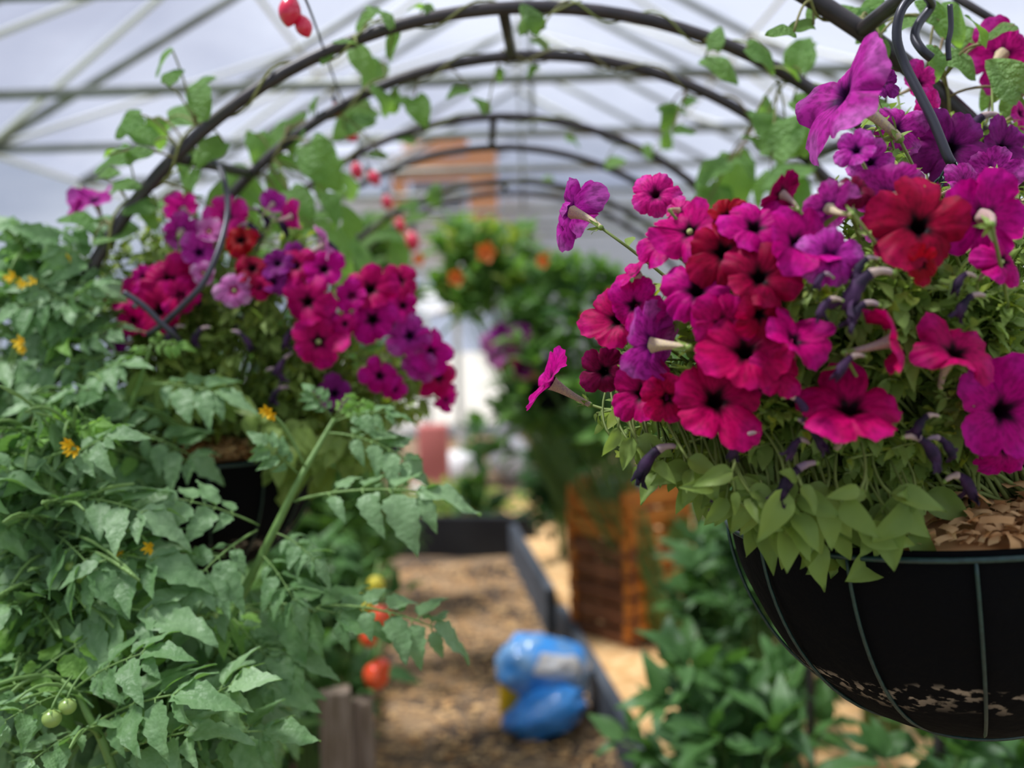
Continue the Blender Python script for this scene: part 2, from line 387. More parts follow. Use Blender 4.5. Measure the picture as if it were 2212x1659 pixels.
# ------------------------------------------------------------------ petunia flowers
def flower_mesh(seed):
    """Trumpet limb of unit radius around +Z, its eye at the origin, running down into the throat."""
    rs = random.Random(seed); mb = MB(); p1 = rs.uniform(0, 6); p2 = rs.uniform(0, 6); ref = rs.uniform(-.1, .45)
    notch = rs.uniform(.10, .20); le = [rs.uniform(.86, 1.22) for _ in range(5)]; bend = [rs.uniform(-.16, .16) for _ in range(5)]; B2 = rs.uniform(.05, .26); B3 = rs.uniform(.05, .22); tw = rs.uniform(-.2, .2)
    def fn(u, v):
        th = 2 * PI * v; x = (v * 5) % 5; i0 = int(x); f = x - i0; k = math.sin(PI * f) ** .38; kk = math.sin(PI * f)
        ln_ = le[i0] * k + .86 * (1 - k)
        edge = ln_ * (1 - notch * (1 - k)) + .020 * math.sin(19 * th + p1) + .014 * math.sin(33 * th + p2)
        if u < .24:
            q = u / .24; r = .035 + .125 * q ** .9; z = -.50 * (1 - q) ** 1.15
        else:
            q = (u - .24) / .76; r = .16 + (edge - .16) * q
            z = .17 * math.sin(min(1, q * 1.5) * PI / 2) - ref * q ** 2.4 + (bend[i0] * kk + B2 * math.cos(2 * th + p1) + B3 * math.cos(3 * th + p2)) * q ** 2
            z += q ** 2 * (.035 * math.sin(9 * th + p1) + .018 * math.sin(17 * th + p2)) - .09 * q * (1 - kk) ** 3
            th += tw * q * q
            r *= 1 - .12 * abs(bend[i0]) * kk * q
        return Vector((r * math.cos(th), r * math.sin(th), z))
    mb.grid(fn, 16, 100, 0, True)
    return mb
def tube_mesh(seed):
    rs = random.Random(seed); mb = MB(); bx = rs.uniform(-.3, .3); by = rs.uniform(-.3, .3)
    def P(t): return Vector((bx * t * t, by * t * t, -.02 - 1.25 * t))
    def rad(t): return .075 + .115 * (1 - t) ** 2.6 if t > .001 else .20
    mb.grid(lambda u, v: P(u) + Vector((math.cos(2*PI*v), math.sin(2*PI*v), 0)) * rad(u) * (1 + .06 * math.cos(10 * PI * v)), 11, 20, 0, True)
    c = P(1)
    for k in range(5):
        a = 2 * PI * k / 5; d = Vector((math.cos(a), math.sin(a), 0))
        leaf_grid(mb, c + Vector((0, 0, -.02)), Vector((0, 0, 1)) + d * .42, d, .42, .11, 'lance', 1, -.25, .2, seed=k, nu=5, nv=2)
    mb.ball(c, .085, 5, 1)
    return mb, c
FL = [flower_mesh(s) for s in range(9)]
FLM = {}
def flower_data(i, col):
    if (i, col) not in FLM: FLM[(i, col)] = mesh_only(FL[i], 'flower', [PET[col]])
    return FLM[(i, col)]
TB = [tube_mesh(s) for s in range(5)]
TBM = {(i, g): mesh_only(TB[i][0], 'tube', [M_TUBEG if g else M_TUBE, M_CAL]) for i in range(5) for g in (0, 1)}
eye = MB(); eye.ball((0, 0, -.02), .10, 6); EYEM = mesh_only(eye, 'stamens', [M_EYE])
def put_flower(plant, px, py, Y, dpx, col, fx, fz, stems, root, back=False, cream=False, limit=None):
    c = at(px, py, Y); rad = dpx / 2 / FPX * Y * .98; q = 0 if dpx > 240 else 1; fx += R.uniform(-.18, .18) * q; fz += R.uniform(-.12, .2) * q
    fy = math.sqrt(max(0, 1 - min(.98, fx * fx + fz * fz))) * (1 if back else -1)
    f = Vector((fx, fy, fz)).normalized()
    up = Vector((0, 0, 1)) if abs(f.z) < .9 else Vector((0, 1, 0))
    x = up.cross(f).normalized(); y = f.cross(x); a = R.uniform(0, 2 * PI)
    x2 = x * math.cos(a) + y * math.sin(a); y2 = f.cross(x2)
    Mx = Matrix(((x2.x * rad, y2.x * rad, f.x * rad, c.x), (x2.y * rad, y2.y * rad, f.y * rad, c.y), (x2.z * rad, y2.z * rad, f.z * rad, c.z), (0, 0, 0, 1)))
    i = R.randrange(len(FL)) if q else 4; o = inst(flower_data(i, col), 'flower', Mx, plant)
    j = R.randrange(5); tb = inst(TBM[(j, 1 if cream else 0)], 'tube', Mx, o)
    if (col == 'p' or R.random() < .05) and not back: inst(EYEM, 'stamens', Mx, o)
    e = Mx @ TB[j][1]; rt = root + rv(.035)
    mid = (e - f * rad * .9) * .6 + rt * .4 + Vector((0, 0, .02))
    stems.tube(bez(e, mid, rt, 10), [.0013 + .0008 * k / 10 for k in range(11)], 6)
    for k in range(3):
        p = bez(e, mid, rt, 10)[1 + k * 2]
        leaf_grid(stems, p, rv() + Vector((0, -.3, .4)), rv(.4) + Vector((0, -.3, 1)), R.uniform(.016, .026), .010, 'spoon', 1, .3, .2, seed=R.random(), nu=5, nv=2)
def wilted(plant, px, py, Y, lpx, ang, col=None):
    """A spent trumpet hanging limp: pale tube bending over into a shrivelled dark limb."""
    b = at(px, py, Y); L = lpx / FPX * Y; d = RX * math.cos(ang) - RY * math.sin(ang) * -1
    mid = b + d * L * .45; e = mid + Vector((d.x * .25 * L, 0, -L * .6))
    P = bez(b, mid + Vector((0, 0, L * .1)), e, 12)
    r = [L * (.035 + .05 * math.sin(PI * i / 14) + (.05 if i > 7 else 0) * math.sin(PI * (i - 7) / 6)) * R.uniform(.85, 1.15) for i in range(13)]
    mb = MB(); mb.tube(P[:6], r[:6], 8, 0); mb.tube(P[5:], r[5:], 8, 1)
    for k in range(3): leaf_grid(mb, P[10], (P[12] - P[10]) + rv(L * .12), rv(), L * .33, L * .16, 'ovate', 1, .3, .6, 1.2, R.random(), 6, 4)
    mb.ball(P[0], L * .05, 5, 2)
    mb.build('wilted_flower', [M_WILT2, M_WILT if col is None else col, M_CAL], plant)

def foliage_clump(plant, root, poly, Yf, n, per, size, mats, spread=.05, gap=(0.0, .14), kinds=('ovate', 'spoon')):
    """Stems from the root to places inside the outline, set with leaves."""
    st = MB(); fo = MB()
    for i in range(n):
        px, py = samp(poly); Y = Yf(px, py) + R.uniform(*gap); e = at(px, py, Y); s = root + Vector((R.uniform(-1, 1) * spread, R.uniform(-1, 1) * spread, 0))
        m = s * .45 + e * .55 + Vector((0, 0, abs((e - s).length) * .22)); P = bez(s, m, e, 12)
        st.tube(P, [.0022 - .0011 * k / 12 for k in range(13)], 5)
        for k in range(per):
            t = 1 - (k / per) ** 1.15 * .55; q = t * 12; a = int(min(11, q)); p = P[a].lerp(P[a + 1], q - a)
            d = (P[a + 1] - P[a]).normalized(); lat = rv().cross(d).normalized()
            dd = lat + d * .6 + Vector((0, -.15, .1)); l = R.uniform(*size) * (1 if k > 2 else .7)
            leaf_grid(fo, p, dd, rv(.5) + Vector((0, -.25, 1)), l, l * R.uniform(.42, .62), R.choice(kinds), 1 if R.random() < .22 else 0, R.uniform(.1, .7), R.uniform(.05, .5), seed=R.random(), nu=6, nv=2)
    return st, fo

# ------------------------------------------------------------------ the place: ground, beds, greenhouse
g = MB(); g.grid(lambda u, v: (-14 + 28 * u, -3 + 30 * v, -.03), 4, 4); o = struct(g.build('ground', mat('outside grass', '#5f7a44', .9, .2, col2='#7c8c5a', nscale=2))); 
pathm = mat('wood chip path', '#54483e', .95, .15, col2='#a08566', nscale=3.2, bump=.8, bscale=25)
t = pathm.node_tree; nn = t.nodes.new('ShaderNodeTexNoise'); nn.inputs['Scale'].default_value = 45; nn.inputs['Detail'].default_value = 5
cc = t.nodes.new('ShaderNodeTexCoord'); t.links.new(cc.outputs['Object'], nn.inputs['Vector'])
mx = t.nodes.new('ShaderNodeMix'); mx.data_type = 'RGBA'; mx.blend_type = 'OVERLAY'; mx.inputs['Factor'].default_value = .85
b = t.nodes['Principled BSDF']; src = b.inputs['Base Color'].links[0].from_socket; t.links.new(src, mx.inputs['A']); t.links.new(nn.outputs['Fac'], mx.inputs['B']); t.links.new(mx.outputs['Result'], b.inputs['Base Color'])
g = MB(); g.grid(lambda u, v: (-2.85 + 5.9 * u, -1 + 15 * v, .012 * noise.noise(Vector((u * 20, v * 60, 0)))), 60, 180); struct(g.build('floor', pathm))
# loose chips on the path
ch = MB()
for i in range(2600):
    y = R.uniform(2.8, 6.3); x = R.uniform(-.7, .45) - .11 * (y - 3.4); a = R.uniform(0, PI)
    ch.box((x, y, .014), (R.uniform(.012, .04), R.uniform(.006, .016), .003), Matrix.Rotation(a, 3, 'Z') @ Matrix.Rotation(R.uniform(-.4, .4), 3, 'X'), 0 if R.random() < .7 else 1)
o = ch.build('wood_chips', [M_SHAV, M_SHAV2], smooth=False); tag(o, 'loose pale wood chips scattered along the brown path', 'wood chips', kind='stuff')

AX = Vector((-.11, 1, 0)).normalized(); AV = Vector((AX.y, -AX.x, 0))
def along(x, y, z=0): return Vector((x, 3.44, 0)) + AX * (y - 3.44) + Vector((0, 0, z))
def plank(name, p, q, w, h, m, label=None, cat=None, group=None, parent=None, z0=0.0):
    p = Vector(p); q = Vector(q); d = q - p; L = d.length; d.normalize(); up = Vector((0, 0, 1)); s = d.cross(up).normalized()
    mb = MB(); c = (p + q) / 2 + up * (z0 + h / 2)
    Mr = Matrix((d, s, up)).transposed(); n = max(2, int(L / .25))
    vs = []; 
    for i in range(n + 1):
        x = -L / 2 + L * i / n
        for (a, b2) in ((-1, -1), (1, -1), (1, 1), (-1, 1)):
            vs.append(c + Mr @ Vector((x, a * w / 2, b2 * h / 2)) + rv(min(w, h) * .03))
    fs = [(0, 3, 2, 1), tuple(n * 4 + k for k in range(4))]
    for i in range(n):
        for k in range(4): fs.append((i * 4 + k, i * 4 + (k + 1) % 4, i * 4 + 4 + (k + 1) % 4, i * 4 + 4 + k))
    mb.add(vs, fs); o = mb.build(name, m, parent, smooth=False, bevel=.003)
    if label: tag(o, label, cat, group)
    return o
# right raised bed: edge boards and filling
rb = thing('raised_bed', 'low raised bed with dark grey board edge right of the path', 'raised bed', along(.62, 4.4))
plank('edge_board', along(.34, 2.0), along(.34, 4.75), .045, .17, M_GREYW, parent=rb)
plank('edge_board', along(.30, 4.78), along(.30, 6.4), .045, .24, M_GREYW, parent=rb)
plank('end_board', along(.34, 2.0), along(2.2, 2.0), .045, .17, M_GREYW, parent=rb)
g = MB(); g.grid(lambda u, v: along(.36 + 1.75 * u, 2.05 + 6 * v, .12 + .03 * noise.noise(Vector((u * 14, v * 40, 3)))), 30, 80)
o = g.build('bed_shavings', M_SHAV); tag(o, 'pale shavings mulch filling the bed right of the path', 'mulch', kind='stuff')
lb = thing('raised_bed', 'low raised bed with weathered wooden edge left of the path', 'raised bed', along(-.9, 4.4))
plank('edge_board', along(-.60, 1.9), along(-.60, 6.3), .05, .20, M_OLDW, parent=lb)
plank('end_board', along(-.60, 1.9), along(-2.1, 1.9), .05, .20, M_OLDW, parent=lb)
pp = ground(722, 1690); 
pp = at(722, 1490, 2.45)
mb = MB(); mb.box((pp.x, pp.y, pp.z / 2), (.075, .05, pp.z), Matrix.Rotation(.2, 3, 'Z'), 0, .006); mb.build('corner_post', M_OLDW, lb, False, bevel=.006)
mb = MB(); mb.box((pp.x + .06, pp.y + .05, pp.z / 2 - .02), (.05, .04, pp.z - .04), Matrix.Rotation(-.1, 3, 'Z'), 0, .006); mb.build('corner_post', M_OLDW, lb, False, bevel=.006)
g = MB(); g.grid(lambda u, v: along(-.63 - 1.5 * u, 1.95 + 4.3 * v, .15 + .03 * noise.noise(Vector((u * 14, v * 40, 9)))), 24, 60)
o = g.build('bed_soil', M_SOIL); tag(o, 'dark soil filling the bed left of the path', 'soil', kind='stuff')
eb = plank('end_beam', ground(780, 1200), ground(1160, 1200), .08, .26, M_BLACKB, 'long black beam lying across the far end of the path', 'beam')

# greenhouse frames, spaced along the axis
FR = [1.81 + 1.21 * i for i in range(9)]; HW = 2.9; EZ = 2.5; RZ = 4.1; CX = .15; YE = FR[-1]
def rod(mb, a, b, r, mi=0): mb.tube([a, b], r, 10, mi)
for i, y in enumerate(FR):
    mb = MB(); L_ = Vector((CX - HW, y, EZ)); R_ = Vector((CX + HW, y, EZ)); T_ = Vector((CX, y, RZ))
    rod(mb, L_, R_, .022); rod(mb, L_, T_, .024); rod(mb, R_, T_, .024)
    rod(mb, (L_.x, y, 0), L_, .024); rod(mb, (R_.x, y, 0), R_, .024)
    if i % 3 == 0: rod(mb, T_, (CX, y, EZ), .013)
    for s in (-1, 1):
        pass
    struct(mb.build('trim_%d' % (i + 1), M_GALV))
mb = MB()
for s in (-1, 1):
    for f in (0.0, .5):
        x = CX + s * HW * (1 - f); z = EZ + (RZ - EZ) * f; rod(mb, (x, FR[0] - 2, z), (x, YE, z), .014)
    for k in (0, 2, 4):      # crossed wind braces under the film
        rod(mb, (CX + s * HW, FR[k], EZ), (CX, FR[k + 1], RZ - .03), .016); rod(mb, (CX, FR[k], RZ - .03), (CX + s * HW, FR[k + 1], EZ), .016)
        rod(mb, (CX + s * HW * .5, FR[k + 1], (EZ + RZ) / 2), (CX, FR[k + 2], RZ - .03), .014); rod(mb, (CX + s * HW * .5, FR[k + 2], (EZ + RZ) / 2), (CX + s * HW, FR[k + 1], EZ), .014)
rod(mb, (CX, FR[0] - 2, RZ), (CX, YE, RZ), .018)
for z in (1.55, 1.68): rod(mb, (CX - HW, FR[0] - 2, z), (CX - HW, YE, z), .015); rod(mb, (CX + HW, FR[0] - 2, z), (CX + HW, YE, z), .015)
struct(mb.build('trim_12', M_WHITEM))
def quad(name, ps, m, n=1):
    mb = MB(); a, b, c, d = [Vector(p) for p in ps]
    mb.grid(lambda u, v: (a.lerp(b, u)).lerp(d.lerp(c, u), v), 20, 20); return struct(mb.build(name, m))
e = .03
quad('wall_left', [(CX-HW-e, -1, 0), (CX-HW-e, YE, 0), (CX-HW-e, YE, EZ), (CX-HW-e, -1, EZ)], M_FILMW)
quad('wall_right', [(CX+HW+e, -1, 0), (CX+HW+e, YE, 0), (CX+HW+e, YE, EZ), (CX+HW+e, -1, EZ)], M_FILMW)
mb = MB()
for s in (-1, 1):
    a = Vector((CX + s * (HW + e), -1, EZ + e)); b = Vector((CX, -1, RZ + e)); D = Vector((0, YE + 1, 0))
    mb.grid(lambda u, v: a.lerp(b, u) + D * v, 10, 30)
struct(mb.build('ceiling', M_FILM))
# back gable with its doorway
DX0, DX1, DH = -.95, .25, 2.15; yb = YE + .03
mb = MB()
mb.add([(CX-HW, yb, 0), (DX0, yb, 0), (DX0, yb, DH), (CX-HW, yb, EZ)], [(0, 1, 2, 3)])
mb.add([(DX1, yb, 0), (CX+HW, yb, 0), (CX+HW, yb, EZ), (DX1, yb, DH)], [(0, 1, 2, 3)])
mb.add([(DX0, yb, DH), (DX1, yb, DH), (CX+HW, yb, EZ), (CX, yb, RZ), (CX-HW, yb, EZ)], [(0, 1, 2, 3, 4)])
struct(mb.build('wall_back', M_FILMW, smooth=False))
mb = MB()
for x in (DX0, DX1): mb.box((x, yb, DH / 2), (.07, .07, DH))
mb.box(((DX0 + DX1) / 2, yb, DH), (DX1 - DX0 + .07, .07, .07)); mb.box((DX0 + .33, yb + .35, 1.0), (.04, .7, 2.0)); struct(mb.build('door_1', M_WHITEM, smooth=False))

# outside: timber house seen through the end film, pale yard
yd = MB(); yd.grid(lambda u, v: (-9 + 18 * u, YE + .1 + 45 * v, -.01), 4, 4); struct(yd.build('path_outside', mat('pale paving', '#c2beb6', .9, .2, col2='#aaa69e', nscale=3)))
HY = YE + 2.0
M_HOUSE = mat('orange house timber', '#ee9636', .6, .3, col2='#dc8026', nscale=4, stretch=(1, 1, 8))
hs = thing('timber_house', 'orange timber framed house outside beyond the greenhouse end', 'house', (0, HY, 0))
def hb(name, x0, y0, x1, y1, m, dep=.25, dy=0):
    a = at(x0, y0, HY + dy); b = at(x1, y1, HY + dy); mb = MB(); mb.box(((a.x + b.x) / 2, HY + dy, (a.z + b.z) / 2), (abs(b.x - a.x), dep, abs(b.z - a.z))); return mb.build(name, m, hs, False)
hb('beam', 850, 348, 1012, 386, M_HOUSE); hb('post', 1010, 318, 1080, 580, M_HOUSE); hb('post', 848, 386, 884, 580, M_HOUSE)
hb('beam', 870, 310, 1010, 326, M_HOUSE, dy=.2)
hb('wall', 560, 430, 1012, 590, M_WHITE, .1, .5); hb('wall', 1080, 430, 1560, 960, mat('grey cladding', '#b8bcc4', .7, col2='#d0d2d6', nscale=2, stretch=(1, 1, 12)), .1, .5)
hb('window', 890, 395, 1000, 470, mat('dark house glass', '#7f94ac', .15, .6), .06, .40)
mb = MB(); a = at(500, 330, HY); b = at(1090, 290, HY); mb.box(((a.x + b.x) / 2, HY + .9, a.z + .12), (b.x - a.x, 2.0, .08), Matrix.Rotation(.25, 3, 'X')); mb.build('roof', mat('grey roof', '#9aa0ae', .7), hs, False)

# white sacks and a red pot near the door
def sack(name, c, sx, sy, sz, m, label, cat, seed):
    mb = MB(); rs = random.Random(seed); k = rs.uniform(0, 9)
    mb.ball(c, 1, 16, 0, (sx, sy, sz), lambda d, u, v: 1 + .13 * noise.noise(Vector((d.x / sx * 1.4 + k, d.y / sy * 1.4, d.z / sz * 2))))
    o = mb.build(name, m); return tag(o, label, cat) if label else o
q = ground(1000, 1075); sack('white_sack', (q.x - .06, q.y + .6, .17), .26, .2, .17, M_WHITE, 'white sack lying on the ground beyond the black beam, left one', 'sack', 3)
sack('white_sack', (q.x + .42, q.y + .9, .22), .2, .2, .22, M_WHITE, 'upright white sack standing beyond the black beam near dark foliage', 'sack', 4)
q = at(935, 930, 8.4); mb = MB(); mb.box((q.x, 8.4, q.z - .2), (.24, .24, .5)); o = mb.build('red_box', M_PINKB, bevel=.02); tag(o, 'faded red box on a stand beyond the path', 'box')
mb = MB(); mb.box((q.x, 8.4, (q.z - .45) / 2), (.34, .34, q.z - .45)); o = mb.build('plinth', M_WHITE, bevel=.01); tag(o, 'white block under the faded red box', 'block')
# white parasol seen through the doorway
mb = MB(); pc = at(985, 640, 9.6)
um = thing('garden_parasol', 'white garden parasol standing far behind the path', 'parasol', (pc.x, 9.6, 0))
mb.grid(lambda u, v: Vector((pc.x, 9.6, pc.z)) + Vector((math.cos(2*PI*v) * .62 * u, math.sin(2*PI*v) * .62 * u, .12 - .26 * u * u + .03 * math.cos(8 * PI * v * 2) * u)), 6, 32, 0, True); mb.build('canopy', M_WHITE, um)
mb = MB(); rod(mb, (pc.x, 9.6, 0), (pc.x, 9.6, pc.z + .13), .018); mb.build('pole', M_WHITEM, um)

# ------------------------------------------------------------------ steel garden arches (pairs of hoops)
# hoop: distance, centre px, top px, radius (m)
HOOPS = [[(.88, 546, -597, 1.018), (1.156, 680, -288, 1.018)], [(1.5, 1120, 16, .748), (1.8, 1132, 120, .713)],
         [(2.38, 1066, 252, .711), (2.65, 1062, 318, .734)], [(3.13, 1090, 392, .72), (3.4, 1090, 416, .72)]]
ALAB = ['nearest dark steel garden arch, right side crossing above the pink petunias', 'second dark steel garden arch framing the whole path, vine twining on it', 'third dark steel garden arch, seen inside the second one', 'farthest dark steel garden arch, lowest in front of the timber house']
HC = []
def hoop_pt(h, a):      # a = angle from the top, + to the right
    Y, c, Rr = h; return Vector((c.x + math.sin(a) * Rr, Y, c.z + math.cos(a) * Rr))
for k, pr in enumerate(HOOPS):
    hh = []
    for (Y, px, ty, Rr) in pr:
        T = at(px, ty, Y); hh.append((Y, Vector((T.x, Y, T.z - Rr)), Rr))
    HC.append(hh)
    A = thing('garden_arch', ALAB[k], 'arch', (hh[0][1].x, (hh[0][0] + hh[1][0]) / 2, 0), 'steel arches over the path')
    for h in hh:
        P = [Vector((h[1].x - h[2], h[0], 0)), Vector((h[1].x - h[2], h[0], h[1].z * .5))] + [hoop_pt(h, math.radians(a)) for a in range(-90, 91, 3)] + [Vector((h[1].x + h[2], h[0], h[1].z * .5)), Vector((h[1].x + h[2], h[0], 0))]
        mb = MB(); mb.tube(P, .0095 if k else .0105, 12); mb.build('hoop', M_POLE, A)
    def rung(a):
        mb = MB(); mb.tube([hoop_pt(hh[0], a), hoop_pt(hh[1], a)], .0085, 10); mb.build('rung', M_POLE, A)
    if k == 0:
        # rung where the right basket hangs
        dx = at(1860, 114, 1.156).x - hh[1][1].x; rung(math.asin(dx / hh[1][2])); rung(-.6)
    elif k == 1:
        rung(-.03); d = at(376, 320, 1.5).x - hh[0][1].x; aL = math.asin(d / hh[0][2]); rung(aL); rung(-aL)
    else: rung(0.0); rung(-1.25); rung(1.25)
    for z in ((.35, .85) if k else ()):
        for s in (-1, 1):
            mb = MB(); mb.tube([(hh[0][1].x + s * hh[0][2], hh[0][0], z), (hh[1][1].x + s * hh[1][2], hh[1][0], z)], .007, 8); mb.build('rung', M_POLE, A)
# slim rod crossing behind the nearest arch, top right
mb = MB(); mb.tube([at(2060, -8, 1.3), at(2140, 40, 1.3), at(2212, 92, 1.3), at(2420, 270, 1.3)], .0055, 8); o = mb.build('trellis_rod', M_POLE); tag(o, 'slim dark trellis rod crossing the upper right corner', 'rod')
mb = MB(); P = [at(2052, 10, 1.02), at(2054, 60, 1.02), at(2048, 95, 1.02), at(2050, 130, 1.02)]; mb.tube(smoothline(P), .0028, 8); o = mb.build('wire_tie', M_IRON); tag(o, 'short dark wire hanging from the nearest arch rung', 'wire')

# ------------------------------------------------------------------ hanging baskets
def basket(loc, r, dep, tilt, label, hookpts, nchain, tw, chips_label, spin=0.0, hook_r=.0032):
    B = thing('hanging_basket', label, 'hanging basket', loc, 'hanging baskets of petunias'); B.rotation_euler = (0, tilt, 0)
    M0 = B.matrix_basis.copy()
    M0 = Matrix.Translation(loc) @ Matrix.Rotation(tilt, 4, 'Y')
    def prof(t):       # t 0 rim -> 1 bottom
        a = t * PI / 2; return r * math.cos(a) ** .8 if t < 1 else 0.0, -dep * math.sin(a) ** 1.12
    mb = MB(); 
    def lf(u, v):
        rr, z = prof(u); a = 2 * PI * v; w = 1 + .012 * noise.noise(Vector((math.cos(a) * 3, math.sin(a) * 3, z * 20)))
        w *= 1 - .014 * (1 - abs(math.cos(6 * a + spin * 6))) * math.sin(PI * u)
        return (rr * w * math.cos(a), rr * w * math.sin(a), z + .012 * (1 - u))
    mb.grid(lf, 26, 120, 0, True)
    mb.grid(lambda u, v: ((r - .004 - .006 * u) * math.cos(2*PI*v), (r - .004 - .006 * u) * math.sin(2*PI*v), .012 - .05 * u), 3, 60, 0, True)
    mb.build('liner', M_LINER, B, M=M0)
    for rr, zz, nm in ((r + .003, .006, 'rim_wire'), (r * .80 + .004, -dep * .62, 'hoop_wire'), (r * .32, -dep * .972, 'base_wire')):
        if nm == 'hoop_wire': continue
        m2 = MB(); m2.tube([(rr * math.cos(a * PI / 30), rr * math.sin(a * PI / 30), zz) for a in range(60)], .0026 if nm == 'rim_wire' else .002, 8, closed=True); m2.build(nm, M_WIRE, B, M=M0)
    for k in range(14):
        a = 2 * PI * k / 14 + spin; m2 = MB(); P = []
        for i in range(17):
            u = i / 16 * .86; rr, z = prof(u); P.append(((rr + .003) * math.cos(a), (rr + .003) * math.sin(a), z + .006 - .0 * u))
        m2.tube(P, .0017, 6); m2.build('wire_rib', M_WIRE, B, M=M0)
    apex = M0.inverted() @ Vector(hookpts[0] if r > .2 or r < .16 else at(440, 640, LY))
    for k in range(nchain):
        a = -PI / 2 + .07 + 2 * PI * k / nchain; s = Vector((r * math.cos(a), r * math.sin(a), .006)); m2 = MB()
        n = int((apex - s).length / .017); d = (apex - s).normalized()
        for i in range(n):
            c = s + d * (i + .5) * (apex - s).length / n; sd = d.orthogonal().normalized()
            if i % 2: sd = d.cross(sd)
            m2.tube([c + d * .0115 * math.cos(q * PI / 6) + sd * .0045 * math.sin(q * PI / 6) for q in range(12)], .0012, 6, closed=True)
        m2.build('chain', M_WIRE, B, M=M0)
    m2 = MB(); m2.tube(smoothline(hookpts), hook_r, 10); m2.build('hook', M_IRON, B)
    # shavings heaped inside
    sh = MB(); rs = random.Random(int(r * 1e4))
    sh.grid(lambda u, v: ((r - .008) * u * math.cos(2*PI*v), (r - .008) * u * math.sin(2*PI*v), .004 + .022 * (1 - u * u) + .004 * noise.noise(Vector((u * 20 * math.cos(2*PI*v), u * 20 * math.sin(2*PI*v), 0)))), 14, 50, 0, True)
    for i in range(2600):
        a = rs.uniform(0, 2 * PI); q = math.sqrt(rs.random()) * (r - .012); s = rs.uniform(.005, .013); z0 = .008 + .022 * (1 - (q / r) ** 2) + rs.uniform(0, .008)
        F = frame((q * math.cos(a), q * math.sin(a), z0), (rs.uniform(-1, 1), rs.uniform(-1, 1), rs.uniform(-.3, .5)), (rs.uniform(-.6, .6), rs.uniform(-.6, .6), 1))
        cu = rs.uniform(.2, 1.6)
        sh.grid(lambda u, v: F @ Vector((s * (math.sin(cu * (u - .5) * 2) / cu), (v - .5) * s * .8, s * (math.cos(cu * (u - .5) * 2)) / cu * .5)), 5, 1, rs.choice((0, 1)))
    o = sh.build('wood_shavings', [M_SHAV, M_SHAV2], M=M0); tag(o, chips_label, 'wood shavings', kind='stuff')
    return M0
BY = .97; bl = at(2068, 1085, BY); BL = Vector((bl.x, BY, 1.5 - .190))
hookR = [at(2056, 352, BY), at(2046, 335, BY), at(2015, 260, .98), at(1985, 200, .99), at(1955, 140, 1.0), at(1937, 80, 1.0), at(1948, 20, 1.0), at(1985, -15, 1.01), at(2012, 10, 1.05), at(1985, 50, 1.05), at(1976, 80, 1.04), at(1992, 108, 1.03), at(2012, 125, 1.03)]
basket(BL, .215, .205, math.radians(-5), 'large hanging basket with black felt liner at the right edge', hookR, 3, 0, 'pale wood shavings heaped in the large right basket', .32, .0046)
LY = 1.65; bl2 = at(440, 1000, LY); LB = Vector((bl2.x, LY, at(440, 1020, LY - .18).z))
hookL = [at(320, 722, 1.42), at(350, 702, 1.40), at(400, 655, 1.39), at(440, 610, 1.39), at(472, 540, 1.41), at(490, 470, 1.45), at(490, 420, 1.5), at(478, 370, 1.54), at(450, 335, 1.58), at(415, 316, 1.6), at(385, 314, 1.6), at(368, 332, 1.6)]
basket(LB, .185, .185, 0, 'hanging basket with black liner at left, behind the tomato stems', hookL, 3, 0, 'wood shavings in the left basket', .1, .0042)
# bare rod in front of the left basket's flowers
mb = MB(); mb.tube(smoothline([at(268, 632, 1.38), at(310, 660, 1.375), at(345, 695, 1.375), at(375, 722, 1.38), at(398, 750, 1.40)]), .0042, 8); o = mb.build('hanger_rod', M_IRON); tag(o, 'straight dark rod crossing the hook wire among the red petunias at left', 'rod')
FY = 4.4; fb = at(1165, 815, FY); hk = at(1165, 700, FY)
basket(Vector((fb.x, FY, fb.z - .02)), .15, .15, 0, 'small distant hanging basket deep in the shade beside the doorway', [hk, hk + Vector((.02, 0, .1)), hk + Vector((0, 0, .28)), hk + Vector((0, 0, .32))], 3, 0, 'shavings in the small distant basket', 0)

